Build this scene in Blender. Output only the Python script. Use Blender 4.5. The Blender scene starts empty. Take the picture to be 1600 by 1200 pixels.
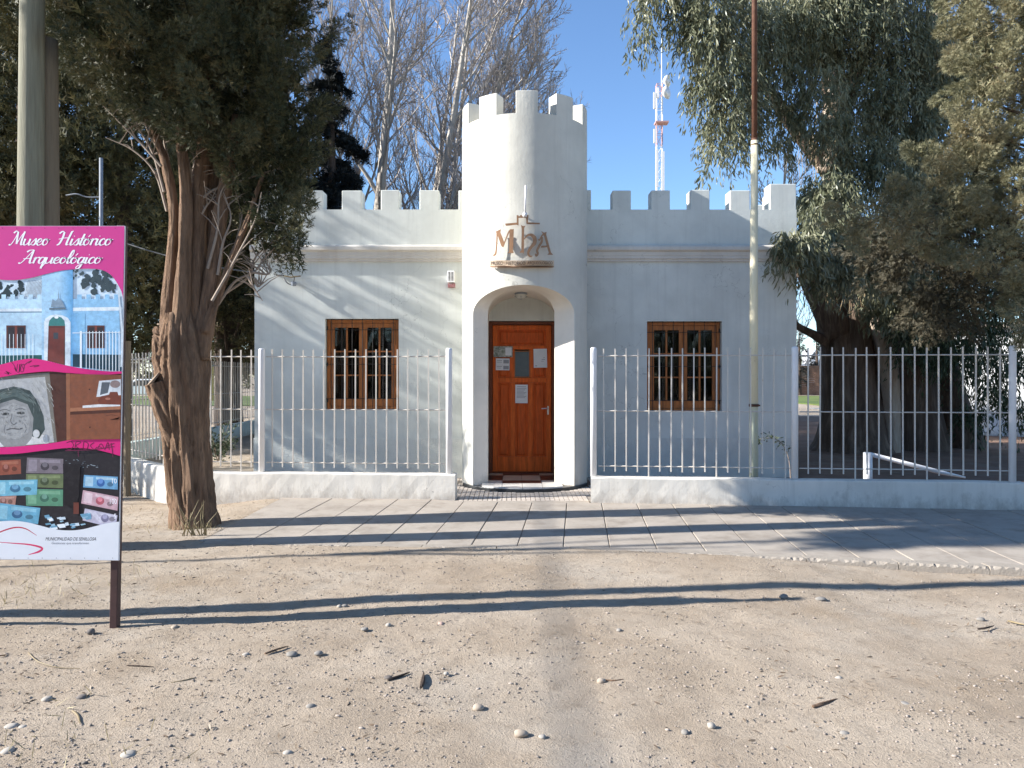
import bpy, bmesh, math, random
import numpy as np
from mathutils import Vector, Matrix

R = math.radians
random.seed(7)
rng = np.random.default_rng(7)
scene = bpy.context.scene
col = scene.collection

# ------------------------------------------------------------------ camera, sky, sun, exposure
CAM_Z, HOR, F = 1.6, 588.0, 1200.0
cam_d = bpy.data.cameras.new('camera')
cam_d.sensor_width = 36.0
cam_d.lens = 27.0
cam_d.shift_y = -(600 - HOR) / 1600
cam_d.clip_start = 0.05
cam_d.clip_end = 3000
cam = bpy.data.objects.new('camera', cam_d)
cam.location = (0, 0, CAM_Z)
cam.rotation_euler = (R(90), 0, 0)
col.objects.link(cam)
scene.camera = cam

SUN_EL, SUN_AZ = R(29), R(8.0)          # light travels towards +X and a little towards +Y
world = bpy.data.worlds.new('World')
scene.world = world
world.use_nodes = True
wn = world.node_tree
bg = wn.nodes['Background']
sky = wn.nodes.new('ShaderNodeTexSky')
sky.sky_type = 'NISHITA'
sky.sun_disc = False
sky.sun_elevation = SUN_EL
# direction towards the sun is (-cos az, -sin az); sun_rotation is measured from +Y clockwise
sky.sun_rotation = math.atan2(-math.cos(SUN_AZ), -math.sin(SUN_AZ))
sky.altitude = 300
sky.air_density = 1.0
sky.dust_density = 0.0
sky.ozone_density = 5.2
bg.inputs['Strength'].default_value = 0.105
wn.links.new(sky.outputs[0], bg.inputs[0])

sun_d = bpy.data.lights.new('sun', 'SUN')
sun_d.energy = 5.0
sun_d.angle = R(0.5)
sun_d.color = (1.0, 0.98, 0.945)
sun = bpy.data.objects.new('sun', sun_d)
L = Vector((math.cos(SUN_EL) * math.cos(SUN_AZ), math.cos(SUN_EL) * math.sin(SUN_AZ), -math.sin(SUN_EL)))
sun.rotation_euler = L.to_track_quat('-Z', 'Y').to_euler()
sun.location = (-20, -5, 15)
col.objects.link(sun)

scene.view_settings.view_transform = 'Standard'
scene.view_settings.look = 'None'
scene.view_settings.gamma = 1
scene.view_settings.use_curve_mapping = False
scene.view_settings.exposure = 1.25


def at(px, py, Y):
    """a point of the place seen at photo pixel px, py and standing Y metres in front of the camera"""
    return Vector(((px - 800) / F * Y, Y, CAM_Z + (HOR - py) / F * Y))


def on_ground(px, py, z=0.0):
    Y = (CAM_Z - z) * F / (py - HOR)
    return Vector(((px - 800) / F * Y, Y, z))


# ------------------------------------------------------------------ materials
def nodes_of(name):
    m = bpy.data.materials.new(name)
    m.use_nodes = True
    nt = m.node_tree
    return m, nt, nt.nodes['Principled BSDF']


def mixrgb(nt, a, b, fac):
    n = nt.nodes.new('ShaderNodeMix')
    n.data_type = 'RGBA'
    for s, v in ((n.inputs[6], a), (n.inputs[7], b), (n.inputs[0], fac)):
        if hasattr(v, 'is_output'):
            nt.links.new(v, s)
        elif isinstance(v, (int, float)):
            s.default_value = v
        else:
            s.default_value = (*v, 1)
    return n.outputs[2]


def noise(nt, scale, detail=4, rough=0.6, vec=None, stretch=None):
    geo = nt.nodes.new('ShaderNodeNewGeometry')
    v = geo.outputs['Position']
    if stretch:
        mp = nt.nodes.new('ShaderNodeMapping')
        mp.inputs['Scale'].default_value = stretch
        nt.links.new(v, mp.inputs[0])
        v = mp.outputs[0]
    n = nt.nodes.new('ShaderNodeTexNoise')
    n.inputs['Scale'].default_value = scale
    n.inputs['Detail'].default_value = detail
    n.inputs['Roughness'].default_value = rough
    nt.links.new(v, n.inputs['Vector'])
    return n.outputs[0]


def ramp(nt, fac, p0, p1, v0=0.0, v1=1.0):
    n = nt.nodes.new('ShaderNodeMapRange')
    n.inputs[1].default_value, n.inputs[2].default_value = p0, p1
    n.inputs[3].default_value, n.inputs[4].default_value = v0, v1
    nt.links.new(fac, n.inputs[0])
    return n.outputs[0]


def bump(nt, bsdf, h, strength, dist):
    n = nt.nodes.new('ShaderNodeBump')
    n.inputs['Strength'].default_value = strength
    n.inputs['Distance'].default_value = dist
    nt.links.new(h, n.inputs['Height'])
    nt.links.new(n.outputs[0], bsdf.inputs['Normal'])


def mat(name, base, rough=0.7, var=0.12, scale=3.0, bscale=60, bstr=0.25, bdist=0.004, metal=0.0, spec=0.3,
        stretch=None, second=None, s2=0.9, sr=(0.5, 0.75)):
    m, nt, b = nodes_of(name)
    c0 = tuple(max(0, v * (1 - var)) for v in base)
    c1 = tuple(min(1, v * (1 + var)) for v in base)
    c = mixrgb(nt, c0, c1, ramp(nt, noise(nt, scale, 5, 0.65, stretch=stretch), 0.3, 0.7))
    if second:
        c = mixrgb(nt, c, second, ramp(nt, noise(nt, s2, 6, 0.7, stretch=stretch), *sr))
    nt.links.new(c, b.inputs['Base Color'])
    b.inputs['Roughness'].default_value = rough
    b.inputs['Metallic'].default_value = metal
    b.inputs['Specular IOR Level'].default_value = spec
    if bstr:
        bump(nt, b, noise(nt, bscale, 6, 0.7, stretch=stretch), bstr, bdist)
    return m


def leaf_mat(name, cols, transl=0.2, rough=0.6, scale=2.0):
    m, nt, b = nodes_of(name)
    geo = nt.nodes.new('ShaderNodeNewGeometry')
    cr = nt.nodes.new('ShaderNodeValToRGB')
    el = cr.color_ramp.elements
    el[0].color = (*cols[0], 1)
    el[1].color = (*cols[-1], 1)
    for i, c in enumerate(cols[1:-1]):
        e = el.new((i + 1) / (len(cols) - 1))
        e.color = (*c, 1)
    mx = nt.nodes.new('ShaderNodeMath')
    mx.operation = 'ADD'
    nt.links.new(ramp(nt, geo.outputs['Random Per Island'], 0, 1, 0, 0.55), mx.inputs[0])
    nt.links.new(ramp(nt, noise(nt, scale, 3, 0.6), 0.3, 0.7, 0, 0.5), mx.inputs[1])
    nt.links.new(mx.outputs[0], cr.inputs[0])
    nt.links.new(cr.outputs[0], b.inputs['Base Color'])
    b.inputs['Roughness'].default_value = rough
    b.inputs['Specular IOR Level'].default_value = 0.25
    tr = nt.nodes.new('ShaderNodeBsdfTranslucent')
    nt.links.new(cr.outputs[0], tr.inputs[0])
    ms = nt.nodes.new('ShaderNodeMixShader')
    ms.inputs[0].default_value = transl
    nt.links.new(b.outputs[0], ms.inputs[1])
    nt.links.new(tr.outputs[0], ms.inputs[2])
    nt.links.new(ms.outputs[0], nt.nodes['Material Output'].inputs[0])
    return m


def flat(name, c, rough=0.5):
    m, nt, b = nodes_of(name)
    b.inputs['Base Color'].default_value = (*c, 1)
    b.inputs['Roughness'].default_value = rough
    b.inputs['Specular IOR Level'].default_value = 0.3
    return m


def srgb(r, g, b):
    return tuple(((v / 255) / 12.92 if v <= 10 else (((v / 255) + 0.055) / 1.055) ** 2.4) for v in (r, g, b))


def ground_mat():
    m, nt, b = nodes_of('dry_dirt')
    c = mixrgb(nt, (0.34, 0.267, 0.195), (0.45, 0.367, 0.28), ramp(nt, noise(nt, 0.9, 6, 0.65), 0.35, 0.65))
    c = mixrgb(nt, c, (0.41, 0.355, 0.29), ramp(nt, noise(nt, 0.45, 4, 0.6), 0.5, 0.7, 0, 0.75))
    c = mixrgb(nt, c, (0.27, 0.195, 0.125), ramp(nt, noise(nt, 0.6, 6, 0.7), 0.53, 0.72, 0, 0.65))
    c = mixrgb(nt, c, (0.235, 0.185, 0.135), ramp(nt, noise(nt, 7, 8, 0.75), 0.52, 0.75, 0, 0.8))
    c = mixrgb(nt, c, (0.48, 0.405, 0.315), ramp(nt, noise(nt, 45, 3, 0.6), 0.6, 0.75, 0, 0.6))
    c = mixrgb(nt, c, (0.17, 0.13, 0.10), ramp(nt, noise(nt, 70, 4, 0.7), 0.62, 0.74, 0, 0.6))
    nt.links.new(c, b.inputs['Base Color'])
    b.inputs['Roughness'].default_value = 0.95
    b.inputs['Specular IOR Level'].default_value = 0.1
    a = nt.nodes.new('ShaderNodeMath')
    a.operation = 'ADD'
    nt.links.new(ramp(nt, noise(nt, 28, 8, 0.75), 0, 1, 0, 1), a.inputs[0])
    nt.links.new(ramp(nt, noise(nt, 130, 3, 0.6), 0.5, 0.8, 0, 0.5), a.inputs[1])
    bump(nt, b, a.outputs[0], 0.75, 0.024)
    return m


def wall_mat(name, base, stain, streak=0.35, fine=0.3):
    """painted plaster: cloudy repaint patches, run marks, hairline cracks, splashed dirt near the ground, trowel relief"""
    m, nt, b = nodes_of(name)
    c0 = tuple(v * 0.90 for v in base)
    c1 = tuple(min(1, v * 1.06) for v in base)
    c = mixrgb(nt, c0, c1, ramp(nt, noise(nt, 1.1, 4, 0.6), 0.38, 0.62))
    c = mixrgb(nt, c, stain, ramp(nt, noise(nt, 2.2, 6, 0.7, stretch=(3.5, 3.5, 0.16)), 0.50, 0.72, 0, streak))
    c = mixrgb(nt, c, stain, ramp(nt, noise(nt, 9, 7, 0.75), 0.60, 0.72, 0, 0.35))
    # hairline cracks: the thin zero line of a warped noise, only here and there
    cr = nt.nodes.new('ShaderNodeMath')
    cr.operation = 'ABSOLUTE'
    sb = nt.nodes.new('ShaderNodeMath')
    sb.operation = 'SUBTRACT'
    sb.inputs[1].default_value = 0.5
    nt.links.new(noise(nt, 1.3, 5, 0.6), sb.inputs[0])
    nt.links.new(sb.outputs[0], cr.inputs[0])
    line = ramp(nt, cr.outputs[0], 0.0, 0.004, 0.55, 0)
    mul = nt.nodes.new('ShaderNodeMath')
    mul.operation = 'MULTIPLY'
    nt.links.new(line, mul.inputs[0])
    nt.links.new(ramp(nt, noise(nt, 0.7, 2, 0.5), 0.5, 0.62), mul.inputs[1])
    c = mixrgb(nt, c, tuple(v * 0.45 for v in stain), mul.outputs[0])
    # rain-splashed dirt at the foot
    geo = nt.nodes.new('ShaderNodeNewGeometry')
    sx = nt.nodes.new('ShaderNodeSeparateXYZ')
    nt.links.new(geo.outputs['Position'], sx.inputs[0])
    ad = nt.nodes.new('ShaderNodeMath')
    ad.operation = 'ADD'
    nt.links.new(ramp(nt, sx.outputs[2], 0.0, 0.30, 0.62, 0.0), ad.inputs[0])
    nt.links.new(ramp(nt, noise(nt, 7, 6, 0.75, stretch=(1, 1, 0.5)), 0.25, 0.75, -0.4, 0.4), ad.inputs[1])
    c = mixrgb(nt, c, (0.30, 0.25, 0.20), ramp(nt, ad.outputs[0], 0.32, 0.75, 0, 0.6))
    nt.links.new(c, b.inputs['Base Color'])
    b.inputs['Roughness'].default_value = 0.72
    b.inputs['Specular IOR Level'].default_value = 0.25
    a = nt.nodes.new('ShaderNodeMath')
    a.operation = 'ADD'
    nt.links.new(noise(nt, 8, 4, 0.6), a.inputs[0])
    nt.links.new(ramp(nt, noise(nt, 60, 5, 0.7), 0, 1, 0, 0.35), a.inputs[1])
    bump(nt, b, a.outputs[0], fine, 0.012)
    return m


def pole_mat():
    m, nt, b = nodes_of('flagpole_paint')
    geo = nt.nodes.new('ShaderNodeNewGeometry')
    sx = nt.nodes.new('ShaderNodeSeparateXYZ')
    nt.links.new(geo.outputs['Position'], sx.inputs[0])
    c = mixrgb(nt, (0.53, 0.58, 0.47), (0.70, 0.61, 0.41), ramp(nt, sx.outputs[2], 1.12, 1.3))
    c = mixrgb(nt, c, (0.62, 0.52, 0.30), ramp(nt, noise(nt, 5, 5, 0.7, stretch=(3, 3, 0.5)), 0.52, 0.75, 0, 0.7))
    c = mixrgb(nt, c, (0.25, 0.10, 0.04), ramp(nt, noise(nt, 22, 5, 0.7), 0.66, 0.72))
    nt.links.new(c, b.inputs['Base Color'])
    b.inputs['Roughness'].default_value = 0.5
    return m


def glass_mat():
    m, nt, b = nodes_of('window_glass')
    tr = nt.nodes.new('ShaderNodeBsdfTransparent')
    tr.inputs[0].default_value = (0.55, 0.58, 0.57, 1)
    gl = nt.nodes.new('ShaderNodeBsdfGlossy')
    gl.inputs['Roughness'].default_value = 0.03
    fr = nt.nodes.new('ShaderNodeFresnel')
    fr.inputs[0].default_value = 1.5
    ms = nt.nodes.new('ShaderNodeMixShader')
    nt.links.new(fr.outputs[0], ms.inputs[0])
    nt.links.new(tr.outputs[0], ms.inputs[1])
    nt.links.new(gl.outputs[0], ms.inputs[2])
    nt.links.new(ms.outputs[0], nt.nodes['Material Output'].inputs[0])
    return m


M = {}
M['dirt'] = ground_mat()
M['facade'] = wall_mat('pale_blue_plaster', (0.645, 0.655, 0.605), (0.48, 0.485, 0.445), 0.45)
M['tower'] = wall_mat('white_plaster', (0.635, 0.61, 0.535), (0.45, 0.42, 0.36), 0.4, 0.45)
M['alcove'] = wall_mat('doorway_white_lightened', (0.76, 0.69, 0.59), (0.55, 0.48, 0.40), 0.2, 0.3)  # tower white made lighter so the shaded doorway looks brighter
M['cornice'] = wall_mat('cornice_plaster', (0.63, 0.585, 0.52), (0.45, 0.36, 0.28), 0.3, 0.25)
M['lowwall'] = wall_mat('whitewash', (0.68, 0.63, 0.55), (0.42, 0.38, 0.32), 0.5, 0.35)
M['lowgreen'] = wall_mat('greenish_whitewash', (0.42, 0.48, 0.45), (0.30, 0.33, 0.30), 0.4, 0.5)
M['plinth'] = mat('splashed_render', (0.63, 0.635, 0.585), 0.85, 0.10, 2.0, 45, 0.6, 0.02)
M['soil'] = mat('garden_soil', (0.20, 0.115, 0.075), 0.95, 0.25, 1.3, 25, 0.9, 0.03, second=(0.24, 0.18, 0.13), s2=1.8)
M['concrete'] = mat('pavement_concrete', (0.345, 0.297, 0.245), 0.9, 0.10, 1.7, 140, 0.5, 0.006, second=(0.245, 0.205, 0.165), s2=2.4, sr=(.48, .68))
M['kerb'] = mat('kerb_concrete', (0.32, 0.275, 0.225), 0.95, 0.12, 4, 60, 0.8, 0.012)
M['joint'] = mat('joint_dirt', (0.19, 0.16, 0.125), 0.95, 0.2, 8, 90, 0.4)
M['smalltile'] = mat('grooved_tile', (0.50, 0.43, 0.36), 0.85, 0.15, 6, 120, 0.3)
M['fence'] = mat('cream_white_enamel', (0.58, 0.525, 0.455), 0.45, 0.06, 9, 50, 0.12, 0.002, second=(0.45, 0.36, 0.27), s2=14, sr=(0.60, 0.74))
M['post'] = mat('white_enamel', (0.76, 0.74, 0.73), 0.4, 0.05, 4, 50, 0.1, 0.002)
M['wood'] = mat('varnished_wood', (0.66, 0.130, 0.022), 0.45, 0.30, 4, 30, 0.15, 0.003, spec=0.15, stretch=(7, 7, 0.8))
M['woodpanel'] = mat('varnished_panel_wood', (0.55, 0.096, 0.016), 0.45, 0.32, 5, 30, 0.15, 0.003, spec=0.15, stretch=(6, 6, 0.7))
M['winwood'] = mat('weathered_window_wood', (0.40, 0.135, 0.036), 0.5, 0.3, 6, 40, 0.2, 0.003, stretch=(6, 6, 0.9), second=(0.20, 0.09, 0.04), s2=7)
M['darkwood'] = mat('dark_frame_wood', (0.16, 0.045, 0.016), 0.5, 0.25, 6, 40, 0.2, 0.003, stretch=(6, 6, 0.8))
M['glass'] = glass_mat()
M['frosted'] = mat('frosted_glass', (0.09, 0.11, 0.11), 0.25, 0.15, 9, 100, 0.3, 0.002, spec=0.5)
M['interior'] = mat('dark_interior', (0.055, 0.05, 0.045), 0.9, 0.3, 2, 20, 0.1)
M['curtain'] = mat('pale_cloth', (0.45, 0.46, 0.46), 0.9, 0.1, 6, 20, 0.4)
M['iron'] = mat('dark_iron', (0.035, 0.03, 0.027), 0.6, 0.3, 20, 60, 0.2, 0.002)
M['chrome'] = mat('steel_handle', (0.6, 0.58, 0.54), 0.3, 0.05, 8, 50, 0.0, metal=0.9)
M['bronze'] = mat('bronze_plate', (0.31, 0.165, 0.085), 0.42, 0.18, 14, 60, 0.2, 0.002, metal=0.35, spec=0.5)
M['board'] = mat('tarnished_name_plate', (0.50, 0.38, 0.27), 0.5, 0.15, 10, 60, 0.2, 0.002, metal=0.2)
M['ink'] = flat('dark_lettering', (0.03, 0.022, 0.02))
M['granite'] = mat('black_step_edge', (0.03, 0.032, 0.033), 0.35, 0.4, 30, 50, 0.4, 0.006, spec=0.5)
M['tilewhite'] = mat('white_floor_tile', (0.62, 0.59, 0.54), 0.35, 0.08, 5, 60, 0.08, 0.001, spec=0.5)
M['tilecream'] = mat('cream_floor_tile', (0.52, 0.44, 0.34), 0.35, 0.08, 5, 60, 0.08, 0.001, spec=0.5)
M['tilebrown'] = mat('brown_floor_tile', (0.085, 0.032, 0.024), 0.35, 0.15, 5, 60, 0.08, 0.001, spec=0.5)
M['paper'] = mat('white_paper', (0.74, 0.74, 0.74), 0.7, 0.04, 12, 30, 0.15, 0.002)
M['print'] = flat('grey_print', (0.30, 0.30, 0.31))
M['photo'] = mat('brochure_print', (0.42, 0.42, 0.36), 0.4, 0.5, 30, 30, 0.0, second=(0.16, 0.19, 0.14), s2=26, sr=(0.45, 0.6))
M['pole'] = pole_mat()
M['rust'] = mat('rusty_steel', (0.115, 0.052, 0.032), 0.75, 0.3, 7, 60, 0.4, 0.003, second=(0.20, 0.10, 0.06), s2=12)
M['signpost'] = mat('brown_painted_tube', (0.075, 0.040, 0.036), 0.5, 0.2, 9, 60, 0.2, 0.002, second=(0.22, 0.17, 0.15), s2=30, sr=(0.62, 0.75))
M['polewood'] = mat('treated_pine_pole', (0.235, 0.22, 0.155), 0.85, 0.2, 3, 14, 0.6, 0.012, stretch=(9, 9, 0.5), second=(0.155, 0.13, 0.085), s2=2.5)
M['polewood2'] = mat('aged_pine_pole', (0.215, 0.17, 0.115), 0.9, 0.22, 3, 14, 0.7, 0.014, stretch=(9, 9, 0.5), second=(0.12, 0.09, 0.06), s2=3)
M['bark'] = mat('cypress_bark', (0.275, 0.172, 0.108), 0.95, 0.35, 3, 9, 1.0, 0.05, stretch=(7, 7, 1.0), second=(0.15, 0.09, 0.06), s2=4.5)
M['barkdark'] = mat('dark_bark', (0.085, 0.06, 0.045), 0.95, 0.35, 3, 9, 0.9, 0.05, stretch=(6, 6, 0.8))
M['cutwood'] = mat('sawn_wood', (0.23, 0.17, 0.12), 0.9, 0.2, 9, 30, 0.4, 0.006)
M['eucbark'] = mat('eucalyptus_bark', (0.145, 0.10, 0.072), 0.9, 0.35, 1.6, 8, 0.8, 0.05, stretch=(5, 5, 0.7), second=(0.26, 0.19, 0.14), s2=1.6)
M['paleeuc'] = mat('peeled_bark', (0.44, 0.35, 0.27), 0.8, 0.2, 1.8, 8, 0.5, 0.03, stretch=(4, 4, 0.6), second=(0.26, 0.15, 0.09), s2=2)
M['poptwig'] = mat('poplar_twig_bark', (0.36, 0.315, 0.285), 0.9, 0.2, 1.5, 9, 0.0)
M['popbark'] = mat('poplar_bark', (0.43, 0.385, 0.33), 0.9, 0.25, 1.5, 9, 0.4, 0.02, second=(0.16, 0.13, 0.11), s2=2.2)
M['deadtwig'] = mat('dead_twig_bark', (0.30, 0.24, 0.19), 0.9, 0.2, 8, 30, 0.2)
M['cyp'] = leaf_mat('cypress_sprays', [(0.022, 0.031, 0.016), (0.045, 0.054, 0.027), (0.10, 0.098, 0.048), (0.19, 0.15, 0.075)], 0.10)
M['cypdark'] = leaf_mat('dark_cypress_sprays', [(0.032, 0.036, 0.017), (0.07, 0.07, 0.031), (0.13, 0.115, 0.052), (0.19, 0.145, 0.068)], 0.12, scale=0.9)
M['conifer'] = leaf_mat('black_green_needles', [(0.006, 0.008, 0.008), (0.011, 0.014, 0.013), (0.018, 0.020, 0.017)], 0.06)
M['olive'] = leaf_mat('olive_brown_sprays', [(0.12, 0.12, 0.062), (0.19, 0.182, 0.10), (0.27, 0.245, 0.145), (0.33, 0.255, 0.14)], 0.25, scale=1.7)
M['euc'] = leaf_mat('eucalyptus_leaves', [(0.065, 0.074, 0.042), (0.135, 0.145, 0.085), (0.22, 0.22, 0.135), (0.33, 0.305, 0.19)], 0.25, 0.36, scale=1.2)
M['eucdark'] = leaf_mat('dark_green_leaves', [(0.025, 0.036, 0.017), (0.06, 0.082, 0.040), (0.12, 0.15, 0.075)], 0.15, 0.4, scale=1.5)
M['drytwigs'] = leaf_mat('dry_hanging_twigs', [(0.20, 0.15, 0.085), (0.30, 0.23, 0.13)], 0.1)
M['shrub'] = leaf_mat('shrub_leaves', [(0.035, 0.05, 0.028), (0.075, 0.095, 0.055), (0.12, 0.14, 0.085)], 0.2)
M['drygrass'] = leaf_mat('dry_grass', [(0.24, 0.19, 0.095), (0.36, 0.29, 0.16), (0.44, 0.37, 0.22)], 0.2)
M['litter'] = leaf_mat('leaf_litter', [(0.06, 0.04, 0.025), (0.14, 0.095, 0.06), (0.24, 0.18, 0.12), (0.42, 0.36, 0.28)], 0.05)
M['pebble'] = leaf_mat('mixed_pebbles', [(0.13, 0.11, 0.095), (0.22, 0.185, 0.15), (0.32, 0.265, 0.22), (0.40, 0.345, 0.29)], 0.0, 0.85, scale=30)
M['grass'] = mat('park_grass', (0.11, 0.15, 0.035), 0.9, 0.35, 0.4, 6, 0.8, 0.05, second=(0.18, 0.17, 0.06), s2=0.25)
M['road'] = mat('grey_road', (0.26, 0.25, 0.24), 0.9, 0.12, 0.3, 20, 0.3)
M['brickwall'] = mat('far_brick', (0.24, 0.135, 0.09), 0.9, 0.3, 1.2, 12, 0.5, 0.02, second=(0.32, 0.22, 0.16), s2=0.8)
M['whitehouse'] = wall_mat('white_house_paint', (0.80, 0.80, 0.78), (0.66, 0.64, 0.6), 0.2, 0.2)
M['redwhite'] = mat('faded_red_paint', (0.52, 0.30, 0.27), 0.6, 0.3, 0.5, 20, 0.0)
M['mastwhite'] = mat('galvanised_white', (0.72, 0.72, 0.72), 0.5, 0.1, 1, 20, 0.0)
M['cable'] = flat('grey_cable', (0.10, 0.10, 0.10), 0.6)
M['greypaint'] = mat('grey_galvanised', (0.22, 0.24, 0.27), 0.5, 0.15, 6, 60, 0.1)
M['opal'] = mat('opal_glass', (0.55, 0.55, 0.50), 0.2, 0.05, 6, 20, 0.0, spec=0.5)
M['carwhite'] = mat('white_car_paint', (0.78, 0.78, 0.78), 0.25, 0.02, 3, 20, 0.0, spec=0.5)
M['tyre'] = flat('black_rubber', (0.02, 0.02, 0.02), 0.8)
M['yellow'] = mat('yellow_paint', (0.60, 0.40, 0.05), 0.5, 0.1, 6, 20, 0.0)
M['redlabel'] = mat('red_label', (0.30, 0.06, 0.07), 0.6, 0.3, 60, 20, 0.0, second=(0.30, 0.27, 0.25), s2=70, sr=(0.45, 0.6))

# ------------------------------------------------------------------ mesh helpers
WORLD = {}


def link(o, parent, loc):
    loc = Vector(loc)
    col.objects.link(o)
    if parent is not None:
        o.parent = parent
        o.location = loc - WORLD[parent.name]
    else:
        o.location = loc
    WORLD[o.name] = loc
    return o


def tag(o, label=None, cat=None, group=None, kind=None):
    for k, v in (('label', label), ('category', cat), ('group', group), ('kind', kind)):
        if v:
            o[k] = v
    return o


def empty(name, loc, label, cat, group=None):
    o = bpy.data.objects.new(name, None)
    o.empty_display_size = 0.2
    link(o, None, loc)
    return tag(o, label, cat, group)


def inst(me, name, loc, parent=None, rot=(0, 0, 0)):
    o = bpy.data.objects.new(name, me)
    o.rotation_euler = rot
    return link(o, parent, loc)


def smooth_path(pts, n=6):
    P = [np.array(p, float) for p in pts]
    P = [2 * P[0] - P[1]] + P + [2 * P[-1] - P[-2]]
    out = []
    for i in range(1, len(P) - 2):
        for k in range(n):
            t = k / n
            a, b, c, d = P[i - 1], P[i], P[i + 1], P[i + 2]
            out.append(0.5 * (2 * b + (c - a) * t + (2 * a - 5 * b + 4 * c - d) * t * t + (3 * b - a - 3 * c + d) * t ** 3))
    out.append(P[-2])
    return np.array(out)


class MB:
    def __init__(self):
        self.v, self.f, self.m = [], [], []

    def add(self, vs, fs, mi=0):
        o = len(self.v)
        self.v.extend([tuple(map(float, p)) for p in vs])
        self.f.extend([tuple(o + i for i in f) for f in fs])
        self.m.extend([mi] * len(fs))
        return self

    def box(self, a, b, mi=0):
        x0, x1 = sorted((a[0], b[0]))
        y0, y1 = sorted((a[1], b[1]))
        z0, z1 = sorted((a[2], b[2]))
        vs = [(x0, y0, z0), (x1, y0, z0), (x1, y1, z0), (x0, y1, z0), (x0, y0, z1), (x1, y0, z1), (x1, y1, z1), (x0, y1, z1)]
        return self.add(vs, [(3, 2, 1, 0), (4, 5, 6, 7), (0, 1, 5, 4), (1, 2, 6, 5), (2, 3, 7, 6), (3, 0, 4, 7)], mi)

    def prism(self, poly, vec, mi=0):
        """closed polygon (list of 3D points) pushed along vec"""
        n = len(poly)
        vec = Vector(vec)
        vs = [Vector(p) for p in poly] + [Vector(p) + vec for p in poly]
        fs = [tuple(range(n)), tuple(range(2 * n - 1, n - 1, -1))]
        fs += [(i, n + i, n + (i + 1) % n, (i + 1) % n) for i in range(n)]
        return self.add(vs, fs, mi)

    def poly(self, pts, mi=0):
        return self.add(pts, [tuple(range(len(pts)))], mi)

    def tube(self, path, rad, n=8, cap=True, lobes=None, mi=0, rough=None):
        P = np.array([list(p) for p in path], float)
        k = len(P)
        rad = np.broadcast_to(np.array(rad, float), (k,)) if np.ndim(rad) == 0 else np.interp(np.linspace(0, 1, k), np.linspace(0, 1, len(rad)), rad)
        T = np.gradient(P, axis=0)
        T /= np.linalg.norm(T, axis=1)[:, None] + 1e-12
        ref = np.array([0.0, 0.0, 1.0]) if abs(T[0][2]) < 0.9 else np.array([1.0, 0, 0])
        U = np.cross(T, ref)
        U /= np.linalg.norm(U, axis=1)[:, None] + 1e-9
        W = np.cross(T, U)
        a = np.linspace(0, 2 * math.pi, n, endpoint=False)
        rr = np.ones((k, n)) * rad[:, None]
        if lobes:
            s = np.linspace(0, 1, k)[:, None]
            for (amp, freq, ph, drift) in lobes:
                rr = rr * (1 + amp * np.sin(freq * a[None, :] + ph + drift * s))
        if rough:
            sl = np.concatenate([[0], np.cumsum(np.linalg.norm(np.diff(P, axis=0), axis=1))])[:, None] + np.zeros((1, n))
            arc = np.minimum(a, 2 * math.pi - a)[None, :] + np.zeros((k, 1))      # mirrored so that the seam closes
            sd = int(abs(P[0][0] * 1000 + P[0][2] * 77)) % 9999
            for (amp, ca, cs_) in rough:
                ww = arc + .35 * vnoise(arc, sl, sd + 5, .8)
                nz = vnoise(ww, sl, sd, 1.0) if False else vnoise(ww / ca, sl / cs_, sd, 1.0)
                side = np.sign(math.pi - a)[None, :]
                rr = rr + amp * nz * (1 + .0 * side)
                sd += 1
        aa = a[None, :] + np.zeros((k, 1))
        V = P[:, None, :] + rr[..., None] * (np.cos(aa)[..., None] * U[:, None, :] + np.sin(aa)[..., None] * W[:, None, :])
        fs = []
        for i in range(k - 1):
            for j in range(n):
                j2 = (j + 1) % n
                fs.append((i * n + j, i * n + j2, (i + 1) * n + j2, (i + 1) * n + j))
        if cap:
            fs.append(tuple(range(n - 1, -1, -1)))
            fs.append(tuple((k - 1) * n + j for j in range(n)))
        return self.add(V.reshape(-1, 3), fs, mi)

    def mesh(self, name, mats, smooth=False):
        me = bpy.data.meshes.new(name)
        me.from_pydata(self.v, [], self.f)
        for m in (mats if isinstance(mats, (list, tuple)) else [mats]):
            me.materials.append(m)
        if any(self.m):
            me.polygons.foreach_set('material_index', self.m)
        if smooth:
            me.polygons.foreach_set('use_smooth', [True] * len(self.f))
        me.update()
        return me

    def build(self, name, mats, parent=None, smooth=False, bevel=0.0, fix=True, seg=2):
        c = np.array(self.v)
        c = (c.min(0) + c.max(0)) / 2
        if parent is None:
            c[2] = np.array(self.v)[:, 2].min()
        self.v = [tuple(np.array(p) - c) for p in self.v]
        me = self.mesh(name, mats, smooth)
        if fix:
            bm = bmesh.new()
            bm.from_mesh(me)
            bmesh.ops.recalc_face_normals(bm, faces=bm.faces)
            bm.to_mesh(me)
            bm.free()
        o = bpy.data.objects.new(name, me)
        if bevel:
            md = o.modifiers.new('edge', 'BEVEL')
            md.width = bevel
            md.segments = seg
            md.limit_method = 'ANGLE'
        return link(o, parent, c)


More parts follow.
